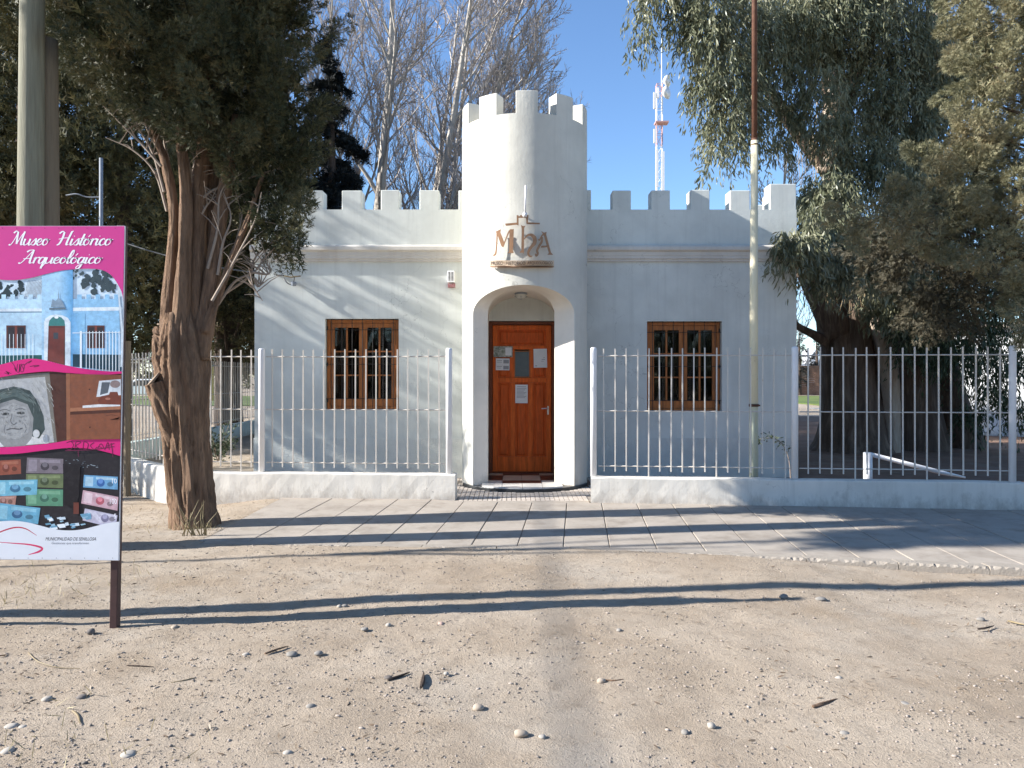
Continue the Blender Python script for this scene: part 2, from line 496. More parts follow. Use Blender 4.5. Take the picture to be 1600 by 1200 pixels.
def np_mesh(name, V, Fa, mats, parent=None, smooth=False, center=True):
    V = np.asarray(V, np.float32).reshape(-1, 3)
    Fa = np.asarray(Fa, np.int32)
    c = (V.min(0) + V.max(0)) / 2 if center else np.zeros(3)
    if parent is None and center:
        c[2] = V[:, 2].min()
    V = V - c
    k = Fa.shape[1]
    me = bpy.data.meshes.new(name)
    me.vertices.add(len(V))
    me.vertices.foreach_set('co', V.ravel().astype(np.float32))
    me.loops.add(Fa.size)
    me.loops.foreach_set('vertex_index', Fa.ravel())
    me.polygons.add(len(Fa))
    me.polygons.foreach_set('loop_start', np.arange(len(Fa), dtype=np.int32) * k)
    me.polygons.foreach_set('loop_total', np.full(len(Fa), k, np.int32))
    if smooth:
        me.polygons.foreach_set('use_smooth', np.ones(len(Fa), bool))
    me.materials.append(mats)
    me.update(calc_edges=True)
    return link(bpy.data.objects.new(name, me), parent, c)


def unit(v):
    return v / (np.linalg.norm(v, axis=-1, keepdims=True) + 1e-9)


def scatter(tv, tf, pos, axis, size, nrm=None):
    """copies of a small template (x along axis, y across, z along normal) as one vertex/face array"""
    tv = np.asarray(tv, float)
    tf = np.asarray(tf, int)
    n = len(pos)
    X = unit(np.asarray(axis, float))
    Nn = rng.normal(size=(n, 3)) if nrm is None else nrm
    Yv = unit(np.cross(Nn, X))
    Z = np.cross(X, Yv)
    s = np.asarray(size, float)
    s = s[:, None] if s.ndim == 1 else s
    V = (tv[None, :, 0:1] * (X * s[:, 0:1])[:, None, :] + tv[None, :, 1:2] * (Yv * s[:, -1:])[:, None, :] +
         tv[None, :, 2:3] * (Z * s[:, -1:])[:, None, :]) + np.asarray(pos)[:, None, :]
    Fc = tf[None] + (np.arange(n) * len(tv))[:, None, None]
    return V.reshape(-1, 3), Fc.reshape(-1, tf.shape[1])


def spray_template(pairs=4, w=0.05, spread=0.34, seed=1):
    r = np.random.default_rng(seed)
    vs, fs = [], []

    def finger(a, d, l, ww):
        d = d / np.linalg.norm(d)
        s = np.cross(d, [0, 0, 1.0])
        s = s / (np.linalg.norm(s) + 1e-6) * ww
        o = len(vs)
        a = np.array(a)
        vs.extend([a - s * 0.6, a + s * 0.6, a + d * l])
        fs.append((o, o + 1, o + 2))
    finger((0, 0, 0), np.array([1, 0, 0.0]), 1.0, w)
    for i in range(pairs):
        x = 0.12 + 0.7 * i / pairs
        for sd in (-1, 1):
            d = np.array([0.8, sd * r.uniform(0.45, 0.95), r.uniform(-0.5, 0.5)])
            finger((x, 0, 0), d, spread * r.uniform(0.8, 1.25) * (1.15 - 0.5 * x), w)
    return np.array(vs), np.array(fs)


SPRAY = spray_template(4, 0.06, 0.42, 3)
SPRAY_FINE = spray_template(3, 0.10, 0.55, 9)
SPRAY_BIG = spray_template(3, 0.11, 0.5, 5)
LEAF_V = np.array([(0, 0, 0), (0.35, 0.5, 0.12), (0.4, -0.5, 0.12), (0.72, 0.32, 0.05), (0.75, -0.32, 0.05), (1, 0, -0.25)])
LEAF_F = np.array([(0, 2, 1), (1, 2, 4), (1, 4, 3), (3, 4, 5)])


def union_points(sph, density, inner=0.9, bias=None):
    P, N = [], []
    sph = np.asarray(sph, float)
    for i, (x, y, z, r) in enumerate(sph):
        n = max(3, int(4 * math.pi * r * r * density))
        d = unit(rng.normal(size=(n, 3)))
        p = np.array([x, y, z]) + d * r * rng.uniform(0.86, 1.04, (n, 1))
        keep = np.ones(n, bool)
        for j, (a, b, c, q) in enumerate(sph):
            if j != i:
                keep &= np.linalg.norm(p - [a, b, c], axis=1) > q * inner
        P.append(p[keep])
        N.append(d[keep])
    return np.concatenate(P), np.concatenate(N)


def plumes(P, N, per, length, rad, up=0.7, out=0.6, tmpl=SPRAY, size=(0.09, 0.16), droop=0.0, shell=0.45):
    """feathery lobes of conifer foliage round each anchor point"""
    n = len(P)
    ax = unit(N * out + np.array([0, 0, up]) + rng.normal(size=(n, 3)) * 0.28)
    Ln = length * rng.uniform(0.6, 1.35, n)
    t = rng.uniform(-0.35, 1.0, (n, per)) ** 1
    rd = unit(rng.normal(size=(n, per, 3)))
    prof = np.sqrt(np.clip(1 - ((t - 0.2) / 0.85) ** 2, 0.02, 1))
    pos = P[:, None] + ax[:, None] * (t * Ln[:, None])[..., None] + rd * (rad * prof * rng.uniform(shell, 1.02, (n, per)))[..., None]
    dr = unit(ax[:, None] * 0.7 + rd * 0.9 + np.array([0, 0, -droop]))
    sz = rng.uniform(size[0], size[1], n * per)
    return scatter(*tmpl, pos.reshape(-1, 3), dr.reshape(-1, 3), sz)


def cat(parts):
    V, Fa, o = [], [], 0
    for v, f in parts:
        V.append(v)
        Fa.append(f + o)
        o += len(v)
    return np.concatenate(V), np.concatenate(Fa)


def spaced(P, N, dmin):
    """thin random anchors so that no two lie closer than dmin"""
    keep = []
    grid = {}
    for i in rng.permutation(len(P)):
        c = tuple(np.floor(P[i] / dmin).astype(int))
        ok_ = True
        for dx in (-1, 0, 1):
            for dy in (-1, 0, 1):
                for dz in (-1, 0, 1):
                    for j in grid.get((c[0] + dx, c[1] + dy, c[2] + dz), ()):
                        if np.sum((P[i] - P[j]) ** 2) < dmin * dmin:
                            ok_ = False
        if ok_:
            grid.setdefault(c, []).append(i)
            keep.append(i)
    return P[keep], N[keep]


def vnoise(x, y, seed, cell):
    r = np.random.default_rng(seed)
    G = r.uniform(-1, 1, (256, 256))
    u, v = x / cell, y / cell
    i, j = np.floor(u).astype(int), np.floor(v).astype(int)
    a, b = u - i, v - j
    a, b = a * a * (3 - 2 * a), b * b * (3 - 2 * b)
    g = lambda p, q: G[p % 256, q % 256]
    return (g(i, j) * (1 - a) + g(i + 1, j) * a) * (1 - b) + (g(i, j + 1) * (1 - a) + g(i + 1, j + 1) * a) * b


def sstep(x, a, b):
    t = np.clip((x - a) / (b - a), 0, 1)
    return t * t * (3 - 2 * t)


# ------------------------------------------------------------------ layout of the plot
def front_edge(x):      # pavement edge towards the dirt
    return np.interp(x, [-3.2, 0.9, 2.6, 4.3, 12], [7.42, 7.10, 6.80, 6.44, 4.8])


def left_wall_y(x):
    return 10.0 - 0.07 * (x + 1.2)


def right_wall_y(x):
    return 9.75 - 0.108 * (x - 0.975)


def gz(x, y):
    x, y = np.asarray(x, float), np.asarray(y, float)
    z = -0.012 + 0 * x
    z = z - 0.16 * sstep(-x, 2.95, 4.6) * sstep(y, 7.6, 9.4)
    z = z - 0.055 * sstep(x, 1.9, 3.2) * (1 - sstep(y, 7.5, 8.5)) * sstep(y, 4.6, 6.0)
    under = sstep(x, -3.05, -2.9) * (1 - sstep(x, 11.5, 12)) * sstep(y - front_edge(x), 0.0, 0.10) * (1 - sstep(y, 12.0, 12.6))
    z = z - 0.12 * under
    return z


# ------------------------------------------------------------------ ground
def ground():
    xs = np.arange(-9, 9.001, 0.04)
    ys = np.arange(2.0, 12.5, 0.04)
    X, Y = np.meshgrid(xs, ys)
    Z = gz(X, Y)
    edge = np.minimum.reduce([sstep(X, -9, -8), sstep(-X, -9, -8), sstep(Y, 2.0, 2.3), sstep(-Y, -12.5, -12)])
    Z = Z + edge * (0.016 * vnoise(X, Y, 1, 0.9) + 0.007 * vnoise(X, Y, 2, 0.28) + 0.004 * vnoise(X, Y, 3, 0.11) + 0.0025 * vnoise(X, Y, 4, 0.05))
    h, w = X.shape
    V = np.stack([X, Y, Z], -1).reshape(-1, 3)
    i = np.arange(h * w).reshape(h, w)
    Fa = np.stack([i[:-1, :-1], i[:-1, 1:], i[1:, 1:], i[1:, :-1]], -1).reshape(-1, 4)
    # skirt out to the horizon: ring of big quads sharing the border height
    V2 = [(-9, 2, -0.012), (9, 2, -0.012), (9, 12.5, -0.012), (-9, 12.5, -0.012)]
    b = float(gz(-9, 12.5))
    ring = []
    def strip(x0, x1, y0, y1, z=-0.012):
        o = len(V) + len(ring)
        ring.extend([(x0, y0, z), (x1, y0, z), (x1, y1, z), (x0, y1, z)])
        return (o, o + 1, o + 2, o + 3)
    f2 = [strip(-700, 700, -60, 2), strip(-700, -9, 2, 12.5, -0.10), strip(9, 700, 2, 12.5, -0.05), strip(-700, 700, 12.5, 1400, -0.03)]
    V = np.concatenate([V, np.array(ring)])
    Fa = np.concatenate([Fa, np.array(f2)])
    o = np_mesh('ground', V, Fa, M['dirt'], smooth=True, center=False)
    tag(o, 'pale dry dirt forecourt strewn with gravel', kind='structure')
    return o


ground()

# far park lawn, road and verge: sheets a few mm over the ground
g = MB().box((-70, 42, -0.02), (-9, 62, 0.02)).build('park_lawn', M['grass'])
tag(g, 'green lawn seen through the fence behind the cypress trunk', kind='structure')
g = MB().box((15, 33, -0.02), (60, 39, 0.006)).build('road', M['road'])
tag(g, 'grey street beyond the plot on the right', kind='structure')
g = MB().box((17, 42, -0.02), (70, 62, 0.03)).build('grass_verge', M['grass'])
tag(g, 'green verge in front of the far brick wall', kind='structure')

g = MB()
g.add([(1.1, 9.95, 0), (6.1, 9.4, 0), (30, 9.2, 0), (34, 31, 0), (4.6, 31, 0), (4.6, 12.2, 0), (1.1, 12.2, 0)], [tuple(range(7))])
g = g.build('garden_soil', M['soil'], fix=False)
g.location.z = -.006
tag(g, 'bare reddish-brown garden soil behind the right fence', kind='structure')

# ------------------------------------------------------------------ pavement
pave = bpy.data.objects.new('pavement', None)
link(pave, None, (0, 8.5, 0))
tag(pave, 'grey concrete slab pavement in front of the museum', kind='structure')
JD = 0.085                      # the joints run slightly askew to the museum front


def back_edge(x):
    return np.where(x < -0.74, left_wall_y(x) + 0.02, np.where(x > 0.98, right_wall_y(x) + 0.02, np.interp(x, [-0.74, 0.98], [9.86, 9.70])))


def pavement():
    bed = MB()
    xs = np.linspace(-3.0, 11, 40)
    for a, b in zip(xs[:-1], xs[1:]):
        bed.add([(a, front_edge(a) + .15, -.02), (b, front_edge(b) + .15, -.02), (b, float(back_edge(b)) - .03, -.02), (a, float(back_edge(a)) - .03, -.02)], [(0, 1, 2, 3)])
    bed.build('joint_bed', M['joint'], pave)
    k = 0
    x = -3.04
    W = 0.44
    first = True
    while x < 10.5:
        x0, x1 = x + 0.004, x + W - 0.004
        if first:
            x0 += 0.02
        pts = []
        dz = random.uniform(-0.003, 0.003)
        for xx, which in ((x0, 0), (x1, 0), (x1, 1), (x0, 1)):
            if which == 0:
                y = float(front_edge(xx)) + 0.135
                X = xx + JD * (y - 7.2)
                y = float(front_edge(X)) + 0.135
            else:
                y = 9.7
                for _ in range(3):
                    X = xx + JD * (y - 7.2)
                    y = float(back_edge(np.array(X)))
            if first and xx == x0:
                X = -3.04 + random.uniform(-.03, .03)
            tilt = -0.012 * (9.8 - y) / 2.6
            pts.append((X, y, dz + tilt))
        MB().prism([(p[0], p[1], p[2] - 0.06) for p in pts], (0, 0, 0.06)).build('slab', M['concrete'], pave, bevel=0.006)
        x += W
        first = False
    x = -3.0
    while x < 10:
        ln = random.uniform(0.68, 0.74)
        a, b = x + 0.004, x + ln - 0.004
        ya, yb = float(front_edge(a)), float(front_edge(b))
        z = -0.010 + random.uniform(-0.003, 0.003)
        m = MB()
        n = 26
        vs, fs = [], []
        for i in range(n + 1):
            t = i / n
            px_, py_ = a + (b - a) * t, ya + (yb - ya) * t
            e = random.uniform(.006, .030)
            vs += [(px_, py_ + random.uniform(-.001, .001), z - .13), (px_, py_, z - e), (px_, py_ + e * random.uniform(.5, 1.0), z), (px_, py_ + .128, z), (px_, py_ + .128, z - .13)]
        fs = [(i * 5 + k, (i + 1) * 5 + k, (i + 1) * 5 + k + 1, i * 5 + k + 1) for i in range(n) for k in range(4)]
        fs += [(0, 1, 2, 3, 4), tuple(n * 5 + k for k in (4, 3, 2, 1, 0))]
        m.add(vs, fs)
        m.build('kerb_stone', M['kerb'], pave)
        x += ln
    # little grooved tiles between the two garden walls
    m = MB()
    p = 0.0625
    for i in range(40):
        for j in range(40):
            cx, cy = -1.1 + i * p, 9.92 + j * p
            if cy > 12.15 or not (-0.71 < cx < 0.97 or cy > 10.3):
                continue
            if (cx - .19) ** 2 + (cy - 11.6) ** 2 < 1.0 ** 2 or cx > 1.28:
                continue
            s = p / 2 - 0.0025
            z = -0.004 + random.uniform(-.0015, .0015)
            e = 0.003
            m.add([(cx - s, cy - s, -.03), (cx + s, cy - s, -.03), (cx + s, cy + s, -.03), (cx - s, cy + s, -.03),
                   (cx - s + e, cy - s + e, z), (cx + s - e, cy - s + e, z), (cx + s - e, cy + s - e, z), (cx - s + e, cy + s - e, z)],
                  [(4, 5, 6, 7), (0, 1, 5, 4), (1, 2, 6, 5), (2, 3, 7, 6), (3, 0, 4, 7)])
    o = m.build('grooved_tiles', M['smalltile'], pave, fix=False)
    o['kind'] = 'stuff'
    m = MB()
    m.box((-1.2, 9.9, -.06), (1.35, 12.2, -.012))
    m.build('tile_bed', M['kerb'], pave)
    MB().prism([(-0.735, 9.72 + .15, -.06), (0.985, 9.71, -.06), (0.985, 9.90, -.06), (-0.735, 9.90, -.06)], (0, 0, 0.058)).build('threshold_strip', M['concrete'], pave, bevel=0.005)


pavement()

# ------------------------------------------------------------------ museum
YF = 12.2                       # front wall plane
TX, TY, TR = 0.19, 11.6, 0.94   # tower axis and radius
museum = empty('museum_building', (TX, YF, 0), 'small white castle-like museum with round battlemented tower over the door', 'building')
XL, XR = -4.09, 4.52


def wall_grid(m, x0, x1, z0, z1, y0, y1, openings):
    xs = sorted({x0, x1, *[o[0] for o in openings], *[o[1] for o in openings]})
    zs = sorted({z0, z1, *[o[2] for o in openings], *[o[3] for o in openings]})

    def solid(i, j):
        if not (0 <= i < len(xs) - 1 and 0 <= j < len(zs) - 1):
            return False
        cx, cz = (xs[i] + xs[i + 1]) / 2, (zs[j] + zs[j + 1]) / 2
        return not any(o[0] < cx < o[1] and o[2] < cz < o[3] for o in openings)
    for i in range(len(xs) - 1):
        for j in range(len(zs) - 1):
            if not solid(i, j):
                continue
            a, b, c, d = xs[i], xs[i + 1], zs[j], zs[j + 1]
            m.add([(a, y0, c), (b, y0, c), (b, y0, d), (a, y0, d)], [(0, 1, 2, 3)])
            m.add([(a, y1, c), (b, y1, c), (b, y1, d), (a, y1, d)], [(3, 2, 1, 0)])
            if not solid(i - 1, j):
                m.add([(a, y0, c), (a, y1, c), (a, y1, d), (a, y0, d)], [(3, 2, 1, 0)])
            if not solid(i + 1, j):
                m.add([(b, y0, c), (b, y1, c), (b, y1, d), (b, y0, d)], [(0, 1, 2, 3)])
            if not solid(i, j - 1):
                m.add([(a, y0, c), (b, y0, c), (b, y1, c), (a, y1, c)], [(3, 2, 1, 0)])
            if not solid(i, j + 1):
                m.add([(a, y0, d), (b, y0, d), (b, y1, d), (a, y1, d)], [(0, 1, 2, 3)])


WIN_L = (-2.97, -1.80, 1.07, 2.515)
WIN_R = (2.145, 3.335, 1.04, 2.475)
DOOR = (-0.37, 0.69, -0.05, 2.48)
m = MB()
wall_grid(m, XL, XR, -0.3, 4.25, YF, YF + 0.3, [WIN_L, WIN_R, DOOR])
m.build('front_wall', M['facade'], museum, fix=False)
YB = 17.6
MB().box((XL, YF + .3, -.3), (XL + .3, YB, 4.25)).build('side_wall', M['facade'], museum)
MB().box((XR - .3, YF + .3, -.3), (XR, YB, 4.25)).build('side_wall', M['facade'], museum)
MB().box((XL + .3, YB - .3, -.3), (XR - .3, YB, 4.25)).build('back_wall', M['facade'], museum)
MB().box((XL + .3, YF + .3, 3.55), (XR - .3, YB - .3, 3.75)).build('roof', M['kerb'], museum)
mi = MB()
mi.box((XL + .31, YF + 1.6, -.02), (XR - .31, YF + 1.65, 3.5))
mi.box((XL + .31, YF + .31, -.04), (XR - .31, YF + 1.6, .04))
mi.build('inner_room', M['interior'], museum)
# battlements
for (a, b, dz) in [(398, 436, .10), (470, 504, 0), (534, 565, 0), (595, 623.7, 0), (655.4, 686, 0), (716.5, 735, 0),
                   (905, 923.7, 0), (957, 986, 0), (1017.6, 1047, 0), (1079, 1109, 0), (1141, 1172, 0), (1203, 1247.5, .10)]:
    x0, x1 = (a - 800) / F * YF, (b - 800) / F * YF
    x0, x1 = max(x0, XL + .002), min(x1, XR - .002)
    MB().box((x0, YF + .002, 4.24), (x1, YF + .298, 4.56 + dz + random.uniform(-.006, .006))).build('merlon', M['facade'], museum, bevel=0.012)
for X0 in (XL + .002, XR - .298):
    for k in range(8):
        y = YF + .42 + k * .62
        MB().box((X0, y, 4.24), (X0 + .296, y + .34, 4.62 if k == 0 else 4.56)).build('merlon', M['facade'] if k else M['lowwall'], museum, bevel=0.02)
# cornice, a moulded band in front of the wall
for xa, xb in ((XL - .05, TX - TR + .12), (TX + TR - .12, XR + .05)):
    prof = [(.003, 3.415), (-.035, 3.42), (-.035, 3.455), (-.055, 3.462), (-.055, 3.50), (-.062, 3.512), (-.062, 3.565), (-.10, 3.595), (-.10, 3.645), (-.085, 3.665), (.003, 3.69)]
    MB().prism([(xa, YF + p[0], p[1]) for p in prof], (xb - xa, 0, 0)).build('cornice', M['cornice'], museum)
# splashed plinth strip at the foot of the front wall
for xa, xb in ((XL - .012, TX - .80), (TX + .80, XR + .012)):
    MB().box((xa, YF - .012, -.3), (xb, YF + .003, .62)).build('plinth', M['plinth'], museum)


# tower ---------------------------------------------------------------
def tower():
    OX0, OX1, OZ, OB = -0.561, 0.889, 2.50, 0.37       # outer edge of the splayed doorway
    IX0, IX1, IZ, IB, IY = -0.35, 0.615, 2.51, 0.35, 11.13
    zb = -0.05
    n_up, n_arc = 10, 28

    def profile(x0, x1, zs, b):
        c, a = (x0 + x1) / 2, (x1 - x0) / 2
        P = [(x0, zb + (zs - zb) * i / n_up) for i in range(n_up)]
        P += [(c - a * math.cos(math.pi * i / n_arc), zs + b * math.sin(math.pi * i / n_arc)) for i in range(n_arc + 1)]
        P += [(x1, zs - (zs - zb) * (i + 1) / n_up) for i in range(n_up)]
        return P
    cyl = lambda th, z, r=TR: (TX + r * math.sin(th), TY - r * math.cos(th), z)
    op = profile(OX0, OX1, OZ, OB)
    th = [math.asin((p[0] - TX) / TR) for p in op]
    n = len(op)
    # frame rectangle in (angle, height)
    TL, TT = R(78), 3.25
    fr = []
    for i, p in enumerate(op):
        if i < n_up:
            fr.append((-TL, zb + (TT - .35 - zb) * i / n_up))
        elif i > n_up + n_arc:
            fr.append((TL, zb + (TT - .35 - zb) * (n - 1 - i) / n_up))
        else:
            s = (i - n_up) / n_arc
            L1 = .35
            if s < .15:
                fr.append((-TL, TT - L1 + L1 * s / .15))
            elif s > .85:
                fr.append((TL, TT - L1 + L1 * (1 - s) / .15))
            else:
                fr.append((-TL + 2 * TL * (s - .15) / .7, TT))
    shell = MB()
    K = 7
    rows = []
    for k in range(K + 1):
        t = k / K
        rows.append([cyl(th[i] + (fr[i][0] - th[i]) * t, op[i][1] + (fr[i][1] - op[i][1]) * t) for i in range(n)])
    vs = [p for r_ in rows for p in r_]
    shell.add(vs, [(k * n + i, k * n + i + 1, (k + 1) * n + i + 1, (k + 1) * n + i) for k in range(K) for i in range(n - 1)])
    # back part below, full ring above
    A = np.linspace(TL, 2 * math.pi - TL, 40)
    zs = np.linspace(zb, TT, 6)
    vs = [cyl(a, z) for z in zs for a in A]
    shell.add(vs, [(j * 40 + i, j * 40 + i + 1, (j + 1) * 40 + i + 1, (j + 1) * 40 + i) for j in range(5) for i in range(39)])
    A = np.linspace(-math.pi, math.pi, 97)
    zs = np.linspace(TT, 5.26, 8)
    vs = [cyl(a, z) for z in zs for a in A]
    shell.add(vs, [(j * 97 + i, j * 97 + i + 1, (j + 1) * 97 + i + 1, (j + 1) * 97 + i) for j in range(7) for i in range(96)])
    bm = bmesh.new()
    me = shell.mesh('tmp', M['tower'])
    bm.from_mesh(me)
    bmesh.ops.remove_doubles(bm, verts=bm.verts, dist=0.0005)
    for f in bm.faces:
        c = f.calc_center_median()
        f.normal_update()
        if f.normal.dot(Vector((c.x - TX, c.y - TY, 0))) < 0:
            f.normal_flip()
        f.smooth = True
    bm.to_mesh(me)
    bm.free()
    me.name = 'tower'
    me.transform(Matrix.Translation((-TX, -TY, 0)))
    t = inst(me, 'tower', (TX, TY, 0), museum)
    # splayed reveal, passage and parapet ring
    ip = profile(IX0, IX1, IZ, IB)
    bp = profile(-0.372, 0.692, 2.51, IB)
    m = MB()
    o3 = [(p[0], TY - math.sqrt(TR ** 2 - (p[0] - TX) ** 2), p[1]) for p in op]
    i3 = [(p[0], IY, p[1]) for p in ip]
    b3 = [(p[0], YF + .004, p[1]) for p in bp]
    m.add(o3 + i3, [(i, i + 1, n + i + 1, n + i) for i in range(n - 1)])
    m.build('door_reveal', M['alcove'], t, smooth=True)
    m = MB()
    m.add(i3 + b3, [(i, i + 1, n + i + 1, n + i) for i in range(n - 1)])
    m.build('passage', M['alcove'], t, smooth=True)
    m = MB()
    A = np.linspace(-math.pi, math.pi, 73)
    ro, ri = TR, TR - .22
    top = [cyl(a, 5.26, ro) for a in A] + [cyl(a, 5.26, ri) for a in A] + [cyl(a, 4.5, ri) for a in A]
    m.add(top, [(i, i + 1, 73 + i + 1, 73 + i) for i in range(72)] + [(73 + i, 73 + i + 1, 146 + i + 1, 146 + i) for i in range(72)])
    m.add([cyl(a, 4.6, ri) for a in A[:-1]], [tuple(range(72))])
    m.build('parapet', M['tower'], t)
    for k in range(10):
        c = R(1 + 36 * k)
        hw = R(9.5)
        ro2, ri2 = TR - .001, TR - .219
        AA = np.linspace(c - hw, c + hw, 7)
        poly = [cyl(a, 5.25, ro2) for a in AA] + [cyl(a, 5.25, ri2) for a in AA[::-1]]
        MB().prism(poly, (0, 0, .32 + random.uniform(-.006, .006))).build('merlon', M['tower'], t, bevel=0.008)
    # round step with dark edge and floor tiles
    m = MB()
    A = np.linspace(R(-72), R(72), 37)
    m.prism([cyl(a, -.05, .965) for a in A] + [(.80, 12.19, -.05), (-.45, 12.19, -.05)], (0, 0, .085))
    m.build('step', M['granite'], t, bevel=0.006)

    def tile(x0, x1, y0, y1, mm):
        g = 0.003
        x0, x1, y0, y1 = x0 + g, x1 - g, y0 + g, y1 - g
        if y0 < 10.9:
            xs = np.linspace(x0, x1, 6)
            poly = [(x, max(y0, TY - math.sqrt(max(0, .955 ** 2 - (x - TX) ** 2)))) for x in xs] + [(x1, y1), (x0, y1)]
        else:
            poly = [(x0, y0), (x1, y0), (x1, y1), (x0, y1)]
        MB().prism([(p[0], p[1], .03) for p in poly], (0, 0, .026)).build('floor_tile', M[mm], t)
    for (ya, yb), cs in (((11.98, 12.27), ('tilecream', 'tilebrown', 'tilebrown', 'tilecream')), ((11.69, 11.98), ('tilebrown', 'tilecream', 'tilecream', 'tilebrown')),  # brown middle pair of the back row paints in the shadow at the door foot
                         ((11.40, 11.69), ('tilebrown', 'tilecream', 'tilecream', 'tilebrown')), ((11.10, 11.40), ('tilewhite', 'tilebrown', 'tilebrown', 'tilewhite'))):
        for (xa, xb), c in zip(((-.36, -.14), (-.14, .145), (.145, .43), (.43, .66)), cs):
            tile(xa, xb, ya, yb, c)
    for xa, xb in ((-.43, -.14), (-.14, .145), (.145, .43), (.43, .72)):
        tile(xa, xb, 10.6, 11.09, 'tilewhite')
    return t


tower()


# door ----------------------------------------------------------------
def door():
    yd = YF + .06
    P = lambda u, v: ((760 + u / 4.138 - 800) / F * (yd), CAM_Z + (HOR - (490 + v / 4.138)) / F * yd)
    d = MB()

    def rail(u0, v0, u1, v1, y0=yd, y1=yd + .045):
        (xa, za), (xb, zb_) = P(u0, v0), P(u1, v1)
        d.box((xa, y0, za), (xb, y1, zb_))
    H0, H1 = 75, 1022
    rail(40, H0, 74, H1)                    # stiles
    rail(386, H0, 420, H1)
    for v0, v1 in ((H0, 104), (206, 232), (415, 445), (926, H1)):
        rail(74.3, v0, 385.7, v1, yd + .001)
    for u0, u1 in ((152, 184), (276, 300)):
        rail(u0, 232.3, u1, 414.7, yd + .002)
    for u0, u1 in ((155, 186), (270, 300)):
        rail(u0, 445.3, u1, 925.7, yd + .002)
    dr = d.build('door', M['wood'], museum, bevel=0.006)
    for u0, v0, u1, v1 in ((74, 104, 386, 206), (74, 232, 152, 415), (300, 232, 386, 415), (74, 445, 155, 926), (186, 445, 270, 926), (300, 445, 386, 926)):
        (xa, za), (xb, zb_) = P(u0, v0), P(u1, v1)
        q = MB()
        q.box((xa, yd + .024, zb_), (xb, yd + .036, za))
        e = .028
        x0, x1, z0, z1 = xa + e, xb - e, zb_ + e, za - e
        f = .016
        q.add([(x0, yd + .024, z0), (x1, yd + .024, z0), (x1, yd + .024, z1), (x0, yd + .024, z1),
               (x0 + f, yd + .008, z0 + f), (x1 - f, yd + .008, z0 + f), (x1 - f, yd + .008, z1 - f), (x0 + f, yd + .008, z1 - f)],
              [(4, 5, 6, 7), (0, 1, 5, 4), (1, 2, 6, 5), (2, 3, 7, 6), (3, 0, 4, 7)])
        q.build('panel', M['woodpanel'], dr)
    (xa, za), (xb, zb_) = P(186, 246), P(278, 408)
    b = MB()
    w = .012
    b.box((xa - w, yd - .012, za + w), (xb + w, yd + .01, za))
    b.box((xa - w, yd - .012, zb_ - w), (xb + w, yd + .01, zb_))
    b.box((xa - w, yd - .012, zb_), (xa, yd + .01, za))
    b.box((xb, yd - .012, zb_), (xb + w, yd + .01, za))
    b.build('glazing_bead', M['winwood'], dr)
    MB().box((xa, yd + .012, zb_), (xb, yd + .020, za)).build('pane', M['frosted'], dr)
    fr = MB()
    x0, x1 = DOOR[0] + .005, DOOR[1] - .005
    xa, xb = P(38, 0)[0], P(422, 0)[0]
    zt = P(0, 72)[1]
    fr.box((x0, YF + .02, .03), (xa, YF + .14, 2.475))
    fr.box((xb, YF + .02, .03), (x1, YF + .14, 2.475))
    fr.box((xa, YF + .021, zt), (xb, YF + .139, 2.474))
    fr.build('door_frame', M['darkwood'], dr, bevel=0.004)
    hx, hz = P(398, 612)
    h = MB()
    h.box((hx - .012, yd - .006, hz - .10), (hx + .014, yd, hz + .035))
    h.tube([(hx, yd - .005, hz), (hx, yd - .045, hz), (hx - .03, yd - .055, hz), (hx - .105, yd - .05, hz - .004)], .009, 8)
    h.tube([(hx, yd - .004, hz - .075), (hx, yd - .014, hz - .075)], .010, 10)
    h.build('handle', M['chrome'], dr, smooth=False)
    MB().box((x0 + .03, YF + .03, .028), (x1 - .03, YF + .13, P(0, 1024)[1])).build('threshold', M['darkwood'], dr)


door()


